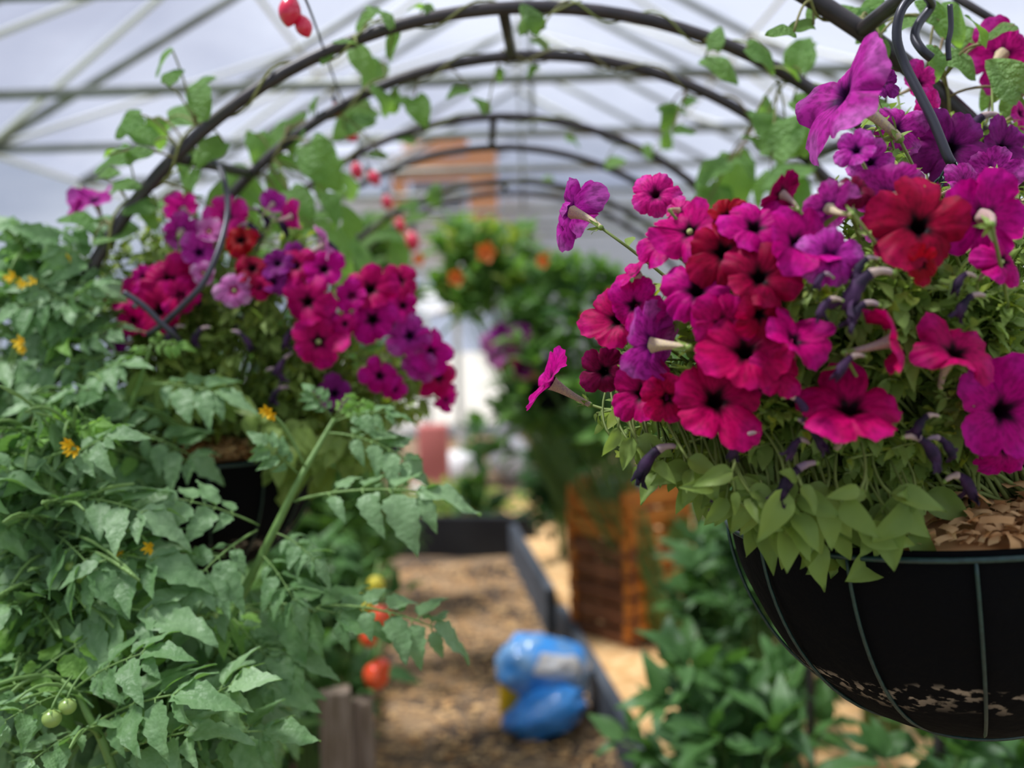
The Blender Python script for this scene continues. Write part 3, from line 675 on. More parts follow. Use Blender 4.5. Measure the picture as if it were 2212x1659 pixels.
# ------------------------------------------------------------------ petunias in the right basket
def YR(px, py):
    d2 = ((px - 1850) / 620) ** 2 + ((py - 700) / 560) ** 2; 
    y = .97 - .23 * math.sqrt(max(0, 1 - d2)); return y + .20 * max(0, min(1, (470 - py) / 150)) * max(0, min(1, (px - 1860) / 80))
RF_ = {
 'magenta': ('magenta petunia with dark eyed flowers spilling over the basket toward the path', [
  (1416,420,112,'h',-.15,.25), (1234,458,150,'v',-.85,.35,1), (1505,628,175,'m',-.1,.3), (1490,500,150,'m',-.25,.5), (1436,528,120,'m',-.5,.4), (1630,492,150,'m',.1,.6), (1375,592,110,'m',-.6,.7),
  (1190,826,165,'m',-.78,.4), (1408,745,180,'v',-.8,.1,1), (1610,760,215,'c',0,.25), (1545,866,215,'c',.05,.25), (1388,850,150,'c',-.25,.2), (1716,736,150,'m',.45,.55),
  (1335,690,160,'c',-.5,.25), (1370,660,120,'m',-.4,.1), (1835,884,235,'c',0,.62), (1465,455,70,'h',.6,-.2,1), (1720,525,160,'m',.2,.5),(1440,860,110,'c',0,-.1), (1560,700,140,'c',.1,0), (1680,800,120,'c',.2,0)]),
 'crimson': ('crimson red petunia in the middle of the large basket', [
  (1640,600,170,'r',.05,.15), (1562,545,170,'r',-.05,.35), (1570,468,95,'r',0,.4), (1690,420,110,'d',-.65,.5,1), (1305,802,110,'d',-.1,.1), (1985,490,215,'r',0,.2), (1928,735,165,'c',.75,.3),
  (2062,762,185,'c',.05,.72), (1640,680,120,'r',.1,-.3), (1850,415,80,'d',0,.3), (1990,570,90,'r',.2,-.2)]),
 'violet': ('violet pink petunia climbing around the hook of the large basket', [
  (1822,208,260,'v',-.88,.44), (1905,180,80,'u',0,.3), (1985,180,90,'h',.2,.3), (1935,282,130,'v',0,.3), (2052,320,170,'u',.05,.2), (2165,118,150,'h',.6,.5,1), (2140,372,120,'v',.3,.2,1), (2165,320,130,'u',.1,.1),
  (2202,245,80,'h',.6,.2), (1850,325,95,'v',-.3,.4), (1930,430,185,'v',-.1,.1,1), (2125,470,200,'m',.25,.15,1), (1792,555,150,'v',0,.1), (1790,450,130,'v',-.2,.4,1), (2165,888,220,'m',-.1,.1), (2168,965,140,'m',.1,-.3), (2165,565,110,'m',.2,.2),
  (2000,230,80,'h',.2,.2), (2080,400,110,'v',.2,.1), (2240,180,110,'h',.3,.2), (2260,420,130,'v',.3,.1), (1880,350,100,'v',-.2,.3)])}
rootR = BL + Vector((0, 0, .02))
polyR = {'magenta': [(1280,880),(1330,760),(1400,600),(1560,540),(1700,520),(1800,700),(1830,1000),(1640,1120),(1430,1060),(1300,950)],
         'crimson': [(1640,640),(1780,560),(2000,560),(2212,600),(2212,900),(2060,1050),(1980,1180),(1800,1190),(1620,1110),(1560,900)],
         'violet': [(1760,420),(1810,280),(1900,220),(2100,240),(2330,300),(2420,700),(2300,1000),(2130,980),(2060,760),(1850,640),(1770,560)]}
RP = {}
for key, (lab, fl) in RF_.items():
    rt = rootR + {'magenta': Vector((-.09, -.03, 0)), 'crimson': Vector((-.02, -.07, 0)), 'violet': Vector((.04, .03, 0))}[key]
    P = thing('petunia_plant', lab, 'petunia', rt, 'petunias in the large right basket'); RP[key] = P
    st, fo = foliage_clump(P, rt, polyR[key], YR, {'magenta': 180, 'crimson': 290, 'violet': 140}[key], 24, (.010, .024), [M_PET], .05, (0, .11))
    for f in fl:
        px, py, d, col, fx, fz = f[:6]; bk = len(f) > 6
        put_flower(P, px, py, YR(px, py) - .015, d, col, fx, fz, st, rt, bk, cream=(col == 'v' or d > 240 or (col == 'h')))
    # big soft leaves draping over the rim
    if key != 'violet':
        for i in range(120 if key == 'crimson' else 60):
            px, py = samp([(1560,1060),(1700,1030),(2000,1060),(2020,1160),(1960,1200),(1850,1230),(1740,1180),(1640,1130)] if key == 'crimson' else [(1300,900),(1420,960),(1700,1060),(1740,1130),(1640,1130),(1480,1060),(1330,970)])
            Y = YR(px, py) - .035 + R.uniform(-.015, .06) ; p = at(px, py, Y); l = R.uniform(.018, .046) if key == 'crimson' else R.uniform(.015, .034)
            d = Vector((R.uniform(-1, 1), R.uniform(-.5, -.1), R.uniform(-1.3, .2))).normalized()
            leaf_grid(fo, p, d, Vector((R.uniform(-.6, .6), -1, R.uniform(0, .8))), l, l * R.uniform(.5, .68), 'ovate', 0, R.uniform(.0, .6), R.uniform(.1, .5), seed=R.random(), nu=8, nv=4)
            st.tube(bez(p, p - d * .015 + Vector((0, .01, .012)), p + Vector((R.uniform(-.02, .02), .05, .05)), 6), .0012, 5)
    st.build('stems', [M_PSTEM, M_PET], P); fo.build('foliage', [M_PET, M_YG], P)['kind'] = 'stuff'
for (px, py, L, a, k) in [(1462,965,120,PI,'m'),(1930,590,150,PI*.95,'c'),(1900,660,100,2.8,'c'),(1720,905,90,-.4,'m'),(1640,935,90,3.2,'m'),(1765,1000,120,3.3,'c'),(1950,945,110,.1,'c'),(2040,1040,110,.6,'c'),(1690,1070,100,1.2,'m'),(1490,1020,100,-.4,'m'),
    (2000,950,90,.3,'c'),(1900,560,80,2.9,'c'),(1820,650,80,2.8,'c'),(1870,770,90,3.0,'c'),(2130,640,90,2.9,'v'),(2110,600,80,2.6,'v'),(2030,900,80,2.9,'c'),(1690,860,80,.2,'m'),(2160,250,110,3.0,'v'),(1840,400,90,PI,'v'),(1800,600,70,2.5,'c'),(1750,960,80,2.5,'c')]:
    wilted(RP[{'m': 'magenta', 'c': 'crimson', 'v': 'violet'}[k]], px, py, YR(px, py) - .02, L, a)

# ------------------------------------------------------------------ petunias in the left basket
def YL(px, py):
    d2 = ((px - 560) / 430) ** 2 + ((py - 720) / 320) ** 2; return 1.62 - .17 * math.sqrt(max(0, 1 - d2))
LFL = {
 'pink': ('pink flowered petunia at the top of the left basket under its arch', [
  (205,435,105,'v',-.3,.6),(160,450,70,'v',-.7,.4),(395,452,90,'h',-.5,.5,1),(492,468,105,'h',.1,.3),(590,440,70,'v',.3,.5,1),(630,468,80,'h',.6,.3,1),(703,528,100,'p',.75,.4,1),(392,500,95,'v',0,.4,1),(430,545,90,'v',.1,.2),(506,628,88,'p',0,.1),(452,500,70,'p',0,.5),(255,735,70,'u',-.3,.2),(440,590,60,'p',-.2,.2)],
  [(180,480),(260,430),(400,440),(600,440),(720,520),(640,600),(450,640),(250,700),(190,620)]),
 'red': ('crimson petunia beside the crossed rods in the left basket', [
  (363,608,135,'c',0,.15),(345,672,125,'c',-.1,.1),(275,640,80,'c',-.4,.3),(210,630,75,'r',-.3,.3),(288,692,70,'c',-.3,0),(520,520,90,'r',0,.4),(390,640,90,'c',.2,0),(545,580,90,'r',0,.3),(600,570,80,'u',.1,.3),(310,600,70,'m',-.3,.4),(640,545,60,'u',.1,.5)],
  [(200,640),(450,600),(560,700),(560,930),(420,960),(300,930),(220,800)]),
 'magenta': ('bright magenta petunia trailing from the left basket toward the path', [
  (640,575,95,'c',0,.4),(700,582,100,'m',.2,.4),(665,652,118,'c',0,.15),(688,738,125,'c',.05,.2),(800,625,125,'c',.1,.2),(862,608,105,'c',.3,.3),(805,690,120,'m',.1,.1),(745,700,60,'m',.2,.1),(885,725,110,'v',.3,.1),(930,760,110,'m',.6,.1),(948,815,95,'c',.7,0),(905,790,85,'v',.3,0),(962,860,70,'m',.6,-.2),
  (820,812,90,'m',.4,.4),(722,850,90,'u',-.1,.2),(852,840,60,'m',.4,0),(590,610,70,'u',.1,.2),(560,620,60,'c',0,0),(760,640,80,'m',0,.3),(870,660,80,'m',.4,.3)],
  [(560,620),(740,560),(880,610),(950,740),(950,880),(880,950),(760,990),(640,1010),(560,950)])}
rootL = LB + Vector((0, 0, .02))
for key, (lab, fl, poly) in LFL.items():
    rt = rootL + {'pink': Vector((-.02, .03, 0)), 'red': Vector((-.07, -.03, 0)), 'magenta': Vector((.07, -.02, 0))}[key]
    P = thing('petunia_plant', lab, 'petunia', rt, 'petunias in the left basket')
    st, fo = foliage_clump(P, rt, poly, YL, {'pink': 60, 'red': 75, 'magenta': 95}[key], 18, (.016, .034), [M_PET], .05, (-.01, .10))
    for f in fl:
        px, py, d, col, fx, fz = f[:6]; put_flower(P, px, py, YL(px, py) - .02, d * .93, col, fx, fz, st, rt, len(f) > 6)
    if key != 'pink':
        for i in range(60):
            px, py = samp([(520,880),(640,900),(840,960),(700,1050),(610,1050),(560,960)] if key == 'magenta' else [(280,800),(500,820),(520,880),(400,890),(280,870)])
            Y = YL(px, py) - .06 + R.uniform(0, .06); p = at(px, py, Y); l = R.uniform(.03, .055)
            leaf_grid(fo, p, Vector((R.uniform(-.7, .7), -.35, -1 + R.uniform(0, .9))), Vector((R.uniform(-.4, .4), -1, .35)), l, l * .6, 'ovate', 0, .15, .25, seed=R.random(), nu=8, nv=4)
    for i in range(9):
        px, py = samp(poly); wilted(P, px, py, YL(px, py) - .01, 60, R.choice((0, PI)) + R.uniform(-.6, .6))
    st.build('stems', [M_PSTEM, M_PET], P); fo.build('foliage', [M_PET, M_YG], P)['kind'] = 'stuff'
# distant basket
rt = Vector((fb.x, FY, fb.z)); P = thing('petunia_plant', 'mauve petunia trailing from the small distant basket', 'petunia', rt)
st, fo = foliage_clump(P, rt, [(1060,700),(1200,690),(1240,800),(1180,830),(1090,850),(1050,790)], lambda a, b: FY - .1, 40, 14, (.03, .05), [M_PET], .05, (0, .15))
for (px, py, d, c) in [(1060,745,52,'p'),(1085,720,50,'u'),(1110,748,50,'p'),(1095,782,50,'c'),(1130,795,48,'u'),(1070,775,44,'p'),(1125,722,46,'u'),(1150,770,44,'c')]: put_flower(P, px, py, FY - .16, d, c, R.uniform(-.5, .1), .2, st, rt)
st.build('stems', [M_PSTEM, M_PET], P); fo.build('foliage', [M_DARKL, M_PET], P)['kind'] = 'stuff'

# ------------------------------------------------------------------ tomato plants, lower left
TP = [
 ('tall tomato plant whose thick diagonal stem leans toward the path', [[(300,1700,1.27),(390,1530,1.26),(450,1430,1.25),(540,1250,1.25),(600,1130,1.25),(650,1030,1.26),(690,960,1.28),(722,905,1.3)]], .0078),
 ('tomato plant with an upright green stem near the left edge', [[(20,1640,1.22),(60,1470,1.2),(100,1350,1.2),(113,1200,1.2),(108,1080,1.2),(120,1000,1.2),(160,930,1.22)], [(118,1080,1.2),(90,1010,1.21),(70,940,1.22)]], .0070),
 ('tomato plant filling the bottom left corner with broad leaves', [[(262,1720,1.08),(225,1610,1.08),(190,1545,1.08),(160,1490,1.09),(95,1445,1.1)], [(420,1760,1.1),(400,1650,1.12),(390,1560,1.13)]], .0060),
 ('tomato plant with a bright young tip just below the left basket flowers', [[(190,1300,1.42),(235,1080,1.42),(265,930,1.41),(300,830,1.4),(326,745,1.4)], [(235,1080,1.42),(190,900,1.43),(150,760,1.44),(130,650,1.45)]], .0058),
 ('tomato plant at the far left edge reaching up to the pink petunias', [[(-60,1200,1.5),(-20,950,1.5),(20,780,1.5),(60,640,1.5),(90,520,1.52)], [(20,780,1.5),(110,640,1.5),(190,560,1.5)], [(-20,950,1.5),(-40,700,1.5),(-10,500,1.52)]], .0060),
 ('tomato plant low behind the diagonal stem with small green fruit', [[(480,1760,1.42),(430,1580,1.4),(400,1400,1.4),(420,1250,1.4)], [(430,1580,1.4),(520,1480,1.4),(600,1430,1.4)], [(300,1700,1.42),(260,1450,1.4),(250,1250,1.4)]], .0058)]
plants = []
for lab, sts, r in TP:
    root = at(*sts[0][0]); P = thing('tomato_plant', lab, 'tomato plant', (root.x, root.y, .16), 'tomato plants'); mb = MB(); nodes = []
    for s in sts:
        pts = smoothline([at(*q) for q in s], 5)
        if s is sts[0]: pts = [Vector((pts[0].x - .02, pts[0].y, .16))] + pts
        n = len(pts); mb.tube(pts, [r * (1 - .68 * i / n) for i in range(n)], 8); nodes += pts[2:]
    plants.append([P, mb, nodes, 0])
def leaf_to(pi, b, tip, roll=0.0, young=False, up=None, k=None):
    b = at(*b) if len(b) == 3 and not isinstance(b, Vector) else Vector(b); tip = at(*tip) if not isinstance(tip, Vector) else tip
    d = tip - b; L = d.length * 1.08; u = up or Vector((R.uniform(-.3, .3), -.75 + R.uniform(-.2, .2), 1))
    T = TOMY if young else TOML; dd = d.normalized() + Vector((0, 0, .18))
    o = inst(T[k % len(T)] if k is not None else R.choice(T), 'leaf', frame(b, dd, u, L, L * R.uniform(.9, 1.1)), plants[pi][0]); plants[pi][3] += 1; return o
HERO = [ # plant, base, tip
 (0,(634,1083,1.25),(935,1085,1.2)),(0,(700,935,1.29),(900,990,1.27)),(0,(715,915,1.3),(850,885,1.3)),(0,(720,905,1.3),(660,840,1.3)),(0,(560,1135,1.25),(345,1090,1.2)),(0,(556,1145,1.25),(390,1300,1.15)),
 (0,(590,1150,1.25),(690,1210,1.2)),(0,(560,1195,1.25),(640,1300,1.17)),(0,(512,1312,1.25),(760,1330,1.2)),(0,(700,1308,1.22),(975,1365,1.2)),(0,(470,1395,1.25),(665,1455,1.2)),(0,(520,1300,1.25),(400,1380,1.16)),
 (0,(650,1030,1.26),(555,960,1.24)),(0,(500,1330,1.25),(560,1440,1.18)),(0,(440,1450,1.25),(600,1530,1.17)),(0,(420,1480,1.25),(300,1560,1.15)),
 (1,(110,1090,1.2),(320,1090,1.14)),(1,(112,1180,1.2),(-20,1110,1.12)),(1,(112,1230,1.2),(330,1190,1.12)),(1,(105,1320,1.2),(-20,1280,1.1)),(1,(100,1350,1.2),(340,1310,1.1)),(1,(108,1060,1.2),(-30,1010,1.14)),(1,(115,1020,1.2),(250,960,1.16)),(1,(80,1420,1.2),(150,1290,1.1)),(1,(112,1150,1.2),(200,1240,1.1)),
 (2,(165,1495,1.09),(5,1560,1.0)),(2,(205,1568,1.08),(60,1650,1.0)),(2,(205,1565,1.08),(400,1525,1.0)),(2,(160,1490,1.09),(330,1430,1.04)),(2,(235,1630,1.08),(430,1640,1.0)),(2,(400,1600,1.12),(560,1620,1.04)),(2,(390,1560,1.13),(520,1500,1.05)),(2,(240,1650,1.08),(130,1720,1.0)),
 (3,(300,830,1.4),(490,880,1.36)),(3,(265,930,1.41),(420,990,1.36)),(3,(250,1000,1.42),(350,1090,1.36)),(3,(285,870,1.4),(150,830,1.34)),(3,(190,900,1.43),(60,870,1.36)),(3,(170,830,1.43),(280,800,1.37)),(3,(150,760,1.44),(240,700,1.4)),
 (4,(60,640,1.5),(210,600,1.45)),(4,(90,520,1.52),(240,500,1.5)),(4,(20,780,1.5),(120,850,1.42)),(4,(40,700,1.5),(180,760,1.44))]
for h in HERO: leaf_to(*h)
for (t, b) in [((395,755,1.38),(326,748,1.4)),((290,760,1.39),(326,750,1.4)),((340,720,1.42),(326,750,1.4)),((120,900,1.2),(150,940,1.22)),((220,920,1.2),(158,940,1.22)),((760,850,1.31),(722,905,1.3)),((800,870,1.31),(724,905,1.3))]:
    leaf_to(3 if b[0] == 326 else 1 if b[0] < 200 else 0, b, t, young=True)
polyT = [(0,450),(120,480),(215,560),(230,650),(170,720),(270,860),(260,920),(220,1000),(220,1130),(290,1280),(470,1390),(550,1440),(600,1659),(0,1700)]
for i in range(300):
    px, py = samp(polyT)
    Yt = (1.14 if py > 1300 else 1.2 if py > 950 else 1.4) + R.uniform(0, .32 if py > 950 else .2); tip = at(px, py, Yt)
    best = None
    for k, (P, mb, nodes, c) in enumerate(plants):
        if c >= 96: continue
        for q in nodes:
            d = (q - tip).length + (0.0 if q.z < tip.z + .12 else .1)
            if best is None or d < best[0]: best = (d, k, q)
    d, k, q = best; L = R.uniform(.13, .22) if py > 980 else R.uniform(.09, .15); dr = (tip - q).normalized() + rv(.25); dr.normalize(); b = tip - dr * L
    if (b - q).length > .015: plants[k][1].tube(bez(q, (q + b) / 2 + Vector((0, 0, .03)), b, 6), [.0026 - .0002 * j for j in range(7)], 6)
    leaf_to(k, b, tip, young=R.random() < (.5 if 200 < px < 640 and 1180 < py < 1400 else .10))  # more light green leaves in this stretch, painting a lit patch
def tomato(pi, px, py, Y, rpx):
    c = at(px, py, Y); r = rpx / FPX * Y; mb = MB()
    mb.ball((0, 0, 0), r, 14, 0, (1, 1, .93)); o = mb.build('tomato', M_TOMF, M=Matrix.Translation(c)); put(o, plants[pi][0])
    m2 = MB()
    for k in range(5): a = k * 2 * PI / 5; leaf_grid(m2, c + Vector((0, 0, r * .88)), (math.cos(a), math.sin(a), .1), (0, 0, 1), r * 1.0, r * .25, 'lance', 0, .3, seed=k, nu=5, nv=2)
    m2.tube(bez(c + Vector((0, 0, r * .9)), c + Vector((0, .01, r * 2)), c + Vector((.01, .03, r * 3.5)), 5), .0012, 6); m2.build('calyx', M_TSTEM, o)
for a in [(0,427,1342,1.19,16),(0,461,1334,1.2,13),(2,112,1552,1.02,21),(2,146,1526,1.03,19),(1,177,1250,1.14,13),(1,152,1224,1.15,12),(1,205,1200,1.16,10),(5,176,1430,1.2,15),(5,205,1452,1.2,12)]: tomato(*a)
def yflower(pi, px, py, Y, s, b):
    c = at(px, py, Y); L = s / FPX * Y; mb = MB()
    for k in range(6):
        a = k * PI / 3 + R.random(); d = Vector((math.cos(a) * .8, -.5, math.sin(a) * .8)); leaf_grid(mb, c, d, (0, -1, 0), L, L * .34, 'lance', 0, -.3, .3, seed=k, nu=6, nv=2)
    mb.tube([c, c + Vector((-.3 * L, -.8 * L, -.5 * L))], [L * .14, L * .05], 8)
    o = mb.build('blossom', M_YEL, plants[pi][0]); q = at(*b); m = MB(); m.tube(bez(c, c.lerp(q, .5) + Vector((0, 0, .02)), q, 8), .0016, 6); m.build('stalk', M_TSTEM, o)
for a in [(0,578,888,1.24,24,(660,1010,1.26)),(0,590,898,1.24,18,(655,1000,1.26)),(1,162,968,1.17,30,(150,1010,1.2)),(1,150,958,1.17,22,(140,1010,1.2)),(1,325,1181,1.16,24,(260,1150,1.18)),(1,262,1192,1.16,16,(230,1160,1.18)),(3,46,738,1.36,24,(20,790,1.4)),(3,52,755,1.36,18,(25,800,1.4)),
    (4,28,598,1.42,22,(50,660,1.5)),(4,52,612,1.42,20,(60,660,1.5)),(4,74,607,1.42,18,(70,660,1.5)),(4,148,560,1.46,18,(120,620,1.5))]: yflower(*a)
for P, mb, nodes, c in plants: mb.build('stem', M_TSTEM, P)

# ------------------------------------------------------------------ vines on the arches
def vine(label, hk, hi, leaves, span, root=None):
    h = HC[hk][hi]; P = thing('climbing_vine', label, 'vine', (h[1].x + math.copysign(h[2], span[0]), h[0], 0), 'vines on the arches'); st = MB()
    a0, a1 = span; n = 90; pts = []
    for i in range(n + 1):
        a = a0 + (a1 - a0) * i / n; p = hoop_pt(h, a); e = Vector((math.sin(a), 0, math.cos(a))); ph = i * .55
        pts.append(p + (e * math.cos(ph) + Vector((0, 1, 0)) * math.sin(ph)) * .013)
    st.tube(pts, [.0026 - .0012 * i / n for i in range(n + 1)], 6)
    if abs(a0) > 1.3:
        p = pts[0]; st.tube([(p.x, p.y, .1), (p.x + .02, p.y, .6), p], .003, 6)
    for (px, py, s, *o) in leaves:
        Y = h[0] + (o[0] if o else R.uniform(-.06, .06)); c = at(px, py, Y); L = s / FPX * Y * 1.25
        q = min(pts, key=lambda t: (t - c).length); ang = R.uniform(-PI, PI) if len(o) < 2 else o[1]
        d = RX * math.cos(ang) * .8 + RY * (math.sin(ang) * .8 - .15) + Vector((0, R.uniform(-.6, .2), 0)); d.normalize()
        b = c - d * L * .5; up = Vector((R.uniform(-.5, .5), R.uniform(-1, -.3), R.uniform(.3, 1)))
        st.tube(bez(q, (q + b) / 2 + Vector((0, 0, .02)), b, 8), .0015, 6)
        inst(R.choice(VINEL), 'leaf', frame(b, d, up, L, L * R.uniform(.85, 1.1)), P)
    st.build('stem', M_VSTEM, P)
vine('leafy vine climbing the left side of the second arch front hoop', 1, 0, [(350,135,55),(372,160,40),(415,190,62),(430,215,60),(388,245,72),(270,265,60),(300,280,65),(345,285,50),(246,315,50),(238,345,60),(228,372,42),(292,330,44),(262,395,50),(395,372,85,.05),(452,322,60),(405,412,80,.1),(470,428,60,.1),(375,420,70,.1),
  (785,45,52),(828,30,52),(850,88,62),(905,10,40),(930,25,30),(785,135,60,.1),(745,90,45),(705,120,36),(250,500,75),(180,470,60),(300,440,50),(320,460,50)], (-1.5, .12))
vine('leafy vine on the left side of the second arch rear hoop', 1, 1, [(545,400,90),(600,410,60),(690,352,90),(700,375,70),(762,252,80),(770,262,50),(670,232,42),(640,262,42),(585,300,75),(560,320,60),(620,350,60),(630,300,50),(805,160,56),(830,215,52),(850,220,40),(890,230,72),(905,235,50),(1040,222,38),(992,192,42),(540,460,60),(610,480,70),(650,430,60),(720,440,60),(760,480,50),(700,500,60),(640,470,70),(810,330,40),(740,590,60)], (-1.5, .3))
vine('leafy vine on the right side of the second arch front hoop', 1, 0, [(1560,140,72),(1548,78,48),(1650,118,62),(1735,112,66),(1706,150,50),(1725,100,50),(1680,275,100),(1700,290,90),(1645,305,60),(1730,300,60),(1150,38,52),(1130,55,30),(1740,230,50),(1660,250,60)], (1.5, .1))
vine('leafy vine on the right side of the second arch rear hoop', 1, 1, [(1540,358,70),(1590,392,95),(1560,425,66),(1620,360,50),(1705,372,95),(1690,400,80),(1450,235,55),(1490,214,28),(1445,255,40),(1480,282,45),(1640,400,60),(1730,420,70),(1530,420,55),(1170,90,34),(1150,150,24),(1080,160,22),(1740,490,60),(1720,560,60)], (1.5, -.05))
vine('bright leafy vine over the nearest arch at the upper right', 0, 1, [(1870,48,70),(1885,15,60),(1880,75,45),(1730,50,45),(1690,62,50),(1760,20,40),(1820,20,40),(2180,165,80),(1878,222,80),(1960,40,50),(2060,50,70),(2090,90,80),(2120,60,60),(2030,130,60),(2160,60,50),(2080,130,60),(2190,220,60),(2140,200,50),(2010,20,50),(1900,120,50),(2200,310,60),(2180,700,90),(2195,640,60),(2190,780,60)], (1.2, .45))
vine('sparse vine with few small leaves on the third arch', 2, 0, [(1240,300,30),(1330,350,36),(1440,300,36),(880,300,30),(760,400,50),(700,460,50),(740,520,60),(720,430,45),(780,560,60),(1400,330,28)], (-1.4, 1.2))
vine('sparse vine with few small leaves on the farthest arch', 3, 0, [(880,440,40),(820,470,44),(940,420,38),(1260,420,30),(1180,385,24),(780,520,56),(840,500,50),(900,470,44),(800,570,60),(860,540,56)], (-1.4, 1.0))

# ------------------------------------------------------------------ string of red bulbs along the tunnel
SL = thing('string_light', 'string of red bulbs hanging along the left of the arch tunnel', 'string lights', at(640, 0, 1.3))
bulbs = [(626,22,1.30,52,-.15),(655,55,1.31,40,.4),(726,238,1.82,26,.1),(758,290,2.1,28,.5),(771,368,2.5,30,.1),(808,384,2.6,28,.5),(836,436,3.1,26,.1),(866,486,3.4,26,.2),(891,520,3.7,34,0)]
P = [at(640, -60, 1.25)] + [at(b[0] + 12, b[1] - b[3], b[2]) for b in bulbs]; mb = MB(); mb.tube(smoothline(P, 8), .0016, 6); mb.build('cord', M_SOCK, SL)
for (px, py, Y, s, tl) in bulbs:
    c = at(px, py, Y); r = s / 2 / FPX * Y; Mx = Matrix.Translation(c) @ Matrix.Rotation(-tl, 4, 'Y')
    mb = MB(); 
    def bl_(u, v):
        rr = r * math.sin(PI * u) ** .8 * (.72 + .38 * u); return (rr * math.cos(2*PI*v), rr * math.sin(2*PI*v), r * (1.5 - 2.9 * u))
    mb.grid(bl_, 14, 20, 0, True); o = mb.build('bulb', M_BULB, SL, M=Mx)
    m2 = MB(); m2.tube([Vector((0, 0, r * 1.3)), Vector((0, 0, r * 2.1))], r * .42, 12); m2.tube([Vector((0, 0, r * 2.1)), Vector((.2 * r, 0, r * 3))], r * .1, 6); m2.build('socket', M_SOCK, o, M=Mx)

# ------------------------------------------------------------------ bushes in the beds
def bush(name, label, cat, base, H, rad, n, per, size, m, kinds, group=None, dec=None, sq=1.0, m2=None, low=.25, root=None):
    P = thing(name, label, cat, base, group); st = MB(); fo = MB(); base = Vector(base); tips = []
    for i in range(n):
        a = R.uniform(0, 2 * PI); q = math.sqrt(R.random()) * rad; z = H * R.uniform(low, 1); k = math.sin(PI * min(1, (z / H) * .8 + .1)) ** .6
        e = base + Vector((math.cos(a) * q * k, math.sin(a) * q * k * sq, z)); s = (Vector((root.x, root.y, base.z)) if root else base) + Vector((math.cos(a) * .06, math.sin(a) * .06, 0))
        Q = bez(s, base + Vector((0, 0, z * .7)) + (e - base) * .2, e, 10); st.tube(Q, [.004 - .0028 * j / 10 for j in range(11)], 5); tips.append(e)
        for j in range(per):
            t = R.uniform(.8 if root else .45, 1) * 10; b2 = int(min(9, t)); p = Q[b2].lerp(Q[b2 + 1], t - b2); out = (p - base - Vector((0, 0, z * .5))).normalized()
            d = out + rv(.9) + Vector((0, 0, -.1)); l = R.uniform(*size)
            leaf_grid(fo, p + d.normalized() * .015, d, rv(.4) + Vector((0, -.3, 1)), l, l * R.uniform(.42, .62), R.choice(kinds), 1 if (m2 and R.random() < .2) else 0, R.uniform(.15, .7), R.uniform(.1, .4), seed=R.random(), nu=8, nv=4 if size[1] > .05 else 2)
    st.build('stem', M_TSTEM, P); fo.build('foliage', [m, m2 or m], P)['kind'] = 'stuff'
    return P, tips
PL = [ # label, px at ground-ish X, Y, H, rad
 ('pepper_plant', 'dark green pepper plant below the large basket, close to the lower right corner', 'pepper plant', (.78, 1.75), .74, .34, M_BROAD, ('ovate',)),
 ('pepper_plant', 'pepper plant with drooping broad leaves at the bottom edge under the basket', 'pepper plant', (.50, 2.25), .62, .30, M_BROAD, ('ovate',)),
 ('tomato_plant', 'bushy tomato plant between the wooden crate and the large basket', 'tomato plant', (.72, 2.85), 1.02, .28, M_BROAD, ('tomato',)),
 ('tomato_plant', 'dark tomato plant right behind the wooden crate', 'tomato plant', (.86, 3.75), 1.05, .27, M_DARKL, ('tomato',)),
 ('basil_plant', 'low leafy plant growing at the front corner of the crate', 'garden plant', (.66, 3.3), .62, .18, M_BROAD, ('ovate',)),
]
for nm, lab, cat, (x, y), H, rad, m, kd in PL: bush(nm, lab, cat, (x, y, .12), H, rad, 34, 12, (.055, .12), m, kd, 'plants in the right bed', m2=M_DARKL)
PL2 = [
 ('pepper_plant', 'pepper plant with hanging red and yellow fruit beside the path', 'pepper plant', (-.56, 2.75), .78, .26, M_BROAD, ('ovate',)),
 ('pepper_plant', 'broad leaved pepper plant under the left hanging basket', 'pepper plant', (-.82, 2.3), .90, .30, M_FAR, ('ovate',)),
 ('tomato_plant', 'mid green tomato plant right of the left basket and beyond it', 'tomato plant', (-.62, 3.3), .98, .30, M_FAR, ('tomato',)),
 ('tomato_plant', 'bushy tomato plant further along the left bed', 'tomato plant', (-.72, 4.3), 1.12, .36, M_FAR, ('tomato',)),
 ('tomato_plant', 'tomato plant overhanging the far end of the left bed', 'tomato plant', (-.85, 5.3), .95, .36, M_FAR, ('tomato',)),
 ('tomato_plant', 'tall tomato plant far left behind the left basket', 'tomato plant', (-1.35, 3.2), 1.25, .45, M_FAR, ('tomato',)),
]
for i, (nm, lab, cat, (x, y), H, rad, m, kd) in enumerate(PL2):
    P, tips = bush(nm, lab, cat, (x, y, .15), H, rad, 34, 12, (.055, .115), m, kd, 'plants in the left bed', m2=M_BROAD)
    if i == 0:
        for (px, py, s, mm, lb) in [(822,1336,52,M_RED,'pepper'),(796,1380,36,M_RED,'pepper'),(812,1462,56,M_RED,'pepper'),(822,1442,40,M_RED,'pepper'),(812,1264,36,M_YELP,'pepper'),(790,1310,30,M_YELP,'pepper'),(772,1300,28,M_YELP,'pepper')]:
            c = at(px, py, 2.52); r = s / 2 / FPX * 2.52; mb = MB(); mb.ball((0, 0, 0), r, 14, 0, (1, 1, 1.15), lambda d, u, v: (1 + .10 * math.cos(8 * PI * v) * math.sin(PI * u)) * (1 - .12 * u))
            o = mb.build('pepper', mm, P, M=Matrix.Translation(c)); q = MB(); q.tube(bez(c + Vector((0, 0, r)), c + Vector((0, .02, r * 1.8)), c + Vector((.0, .08, r * 2.2)), 5), [.004, .003, .003, .003, .003, .003], 6); q.build('stalk', M_TSTEM, o)
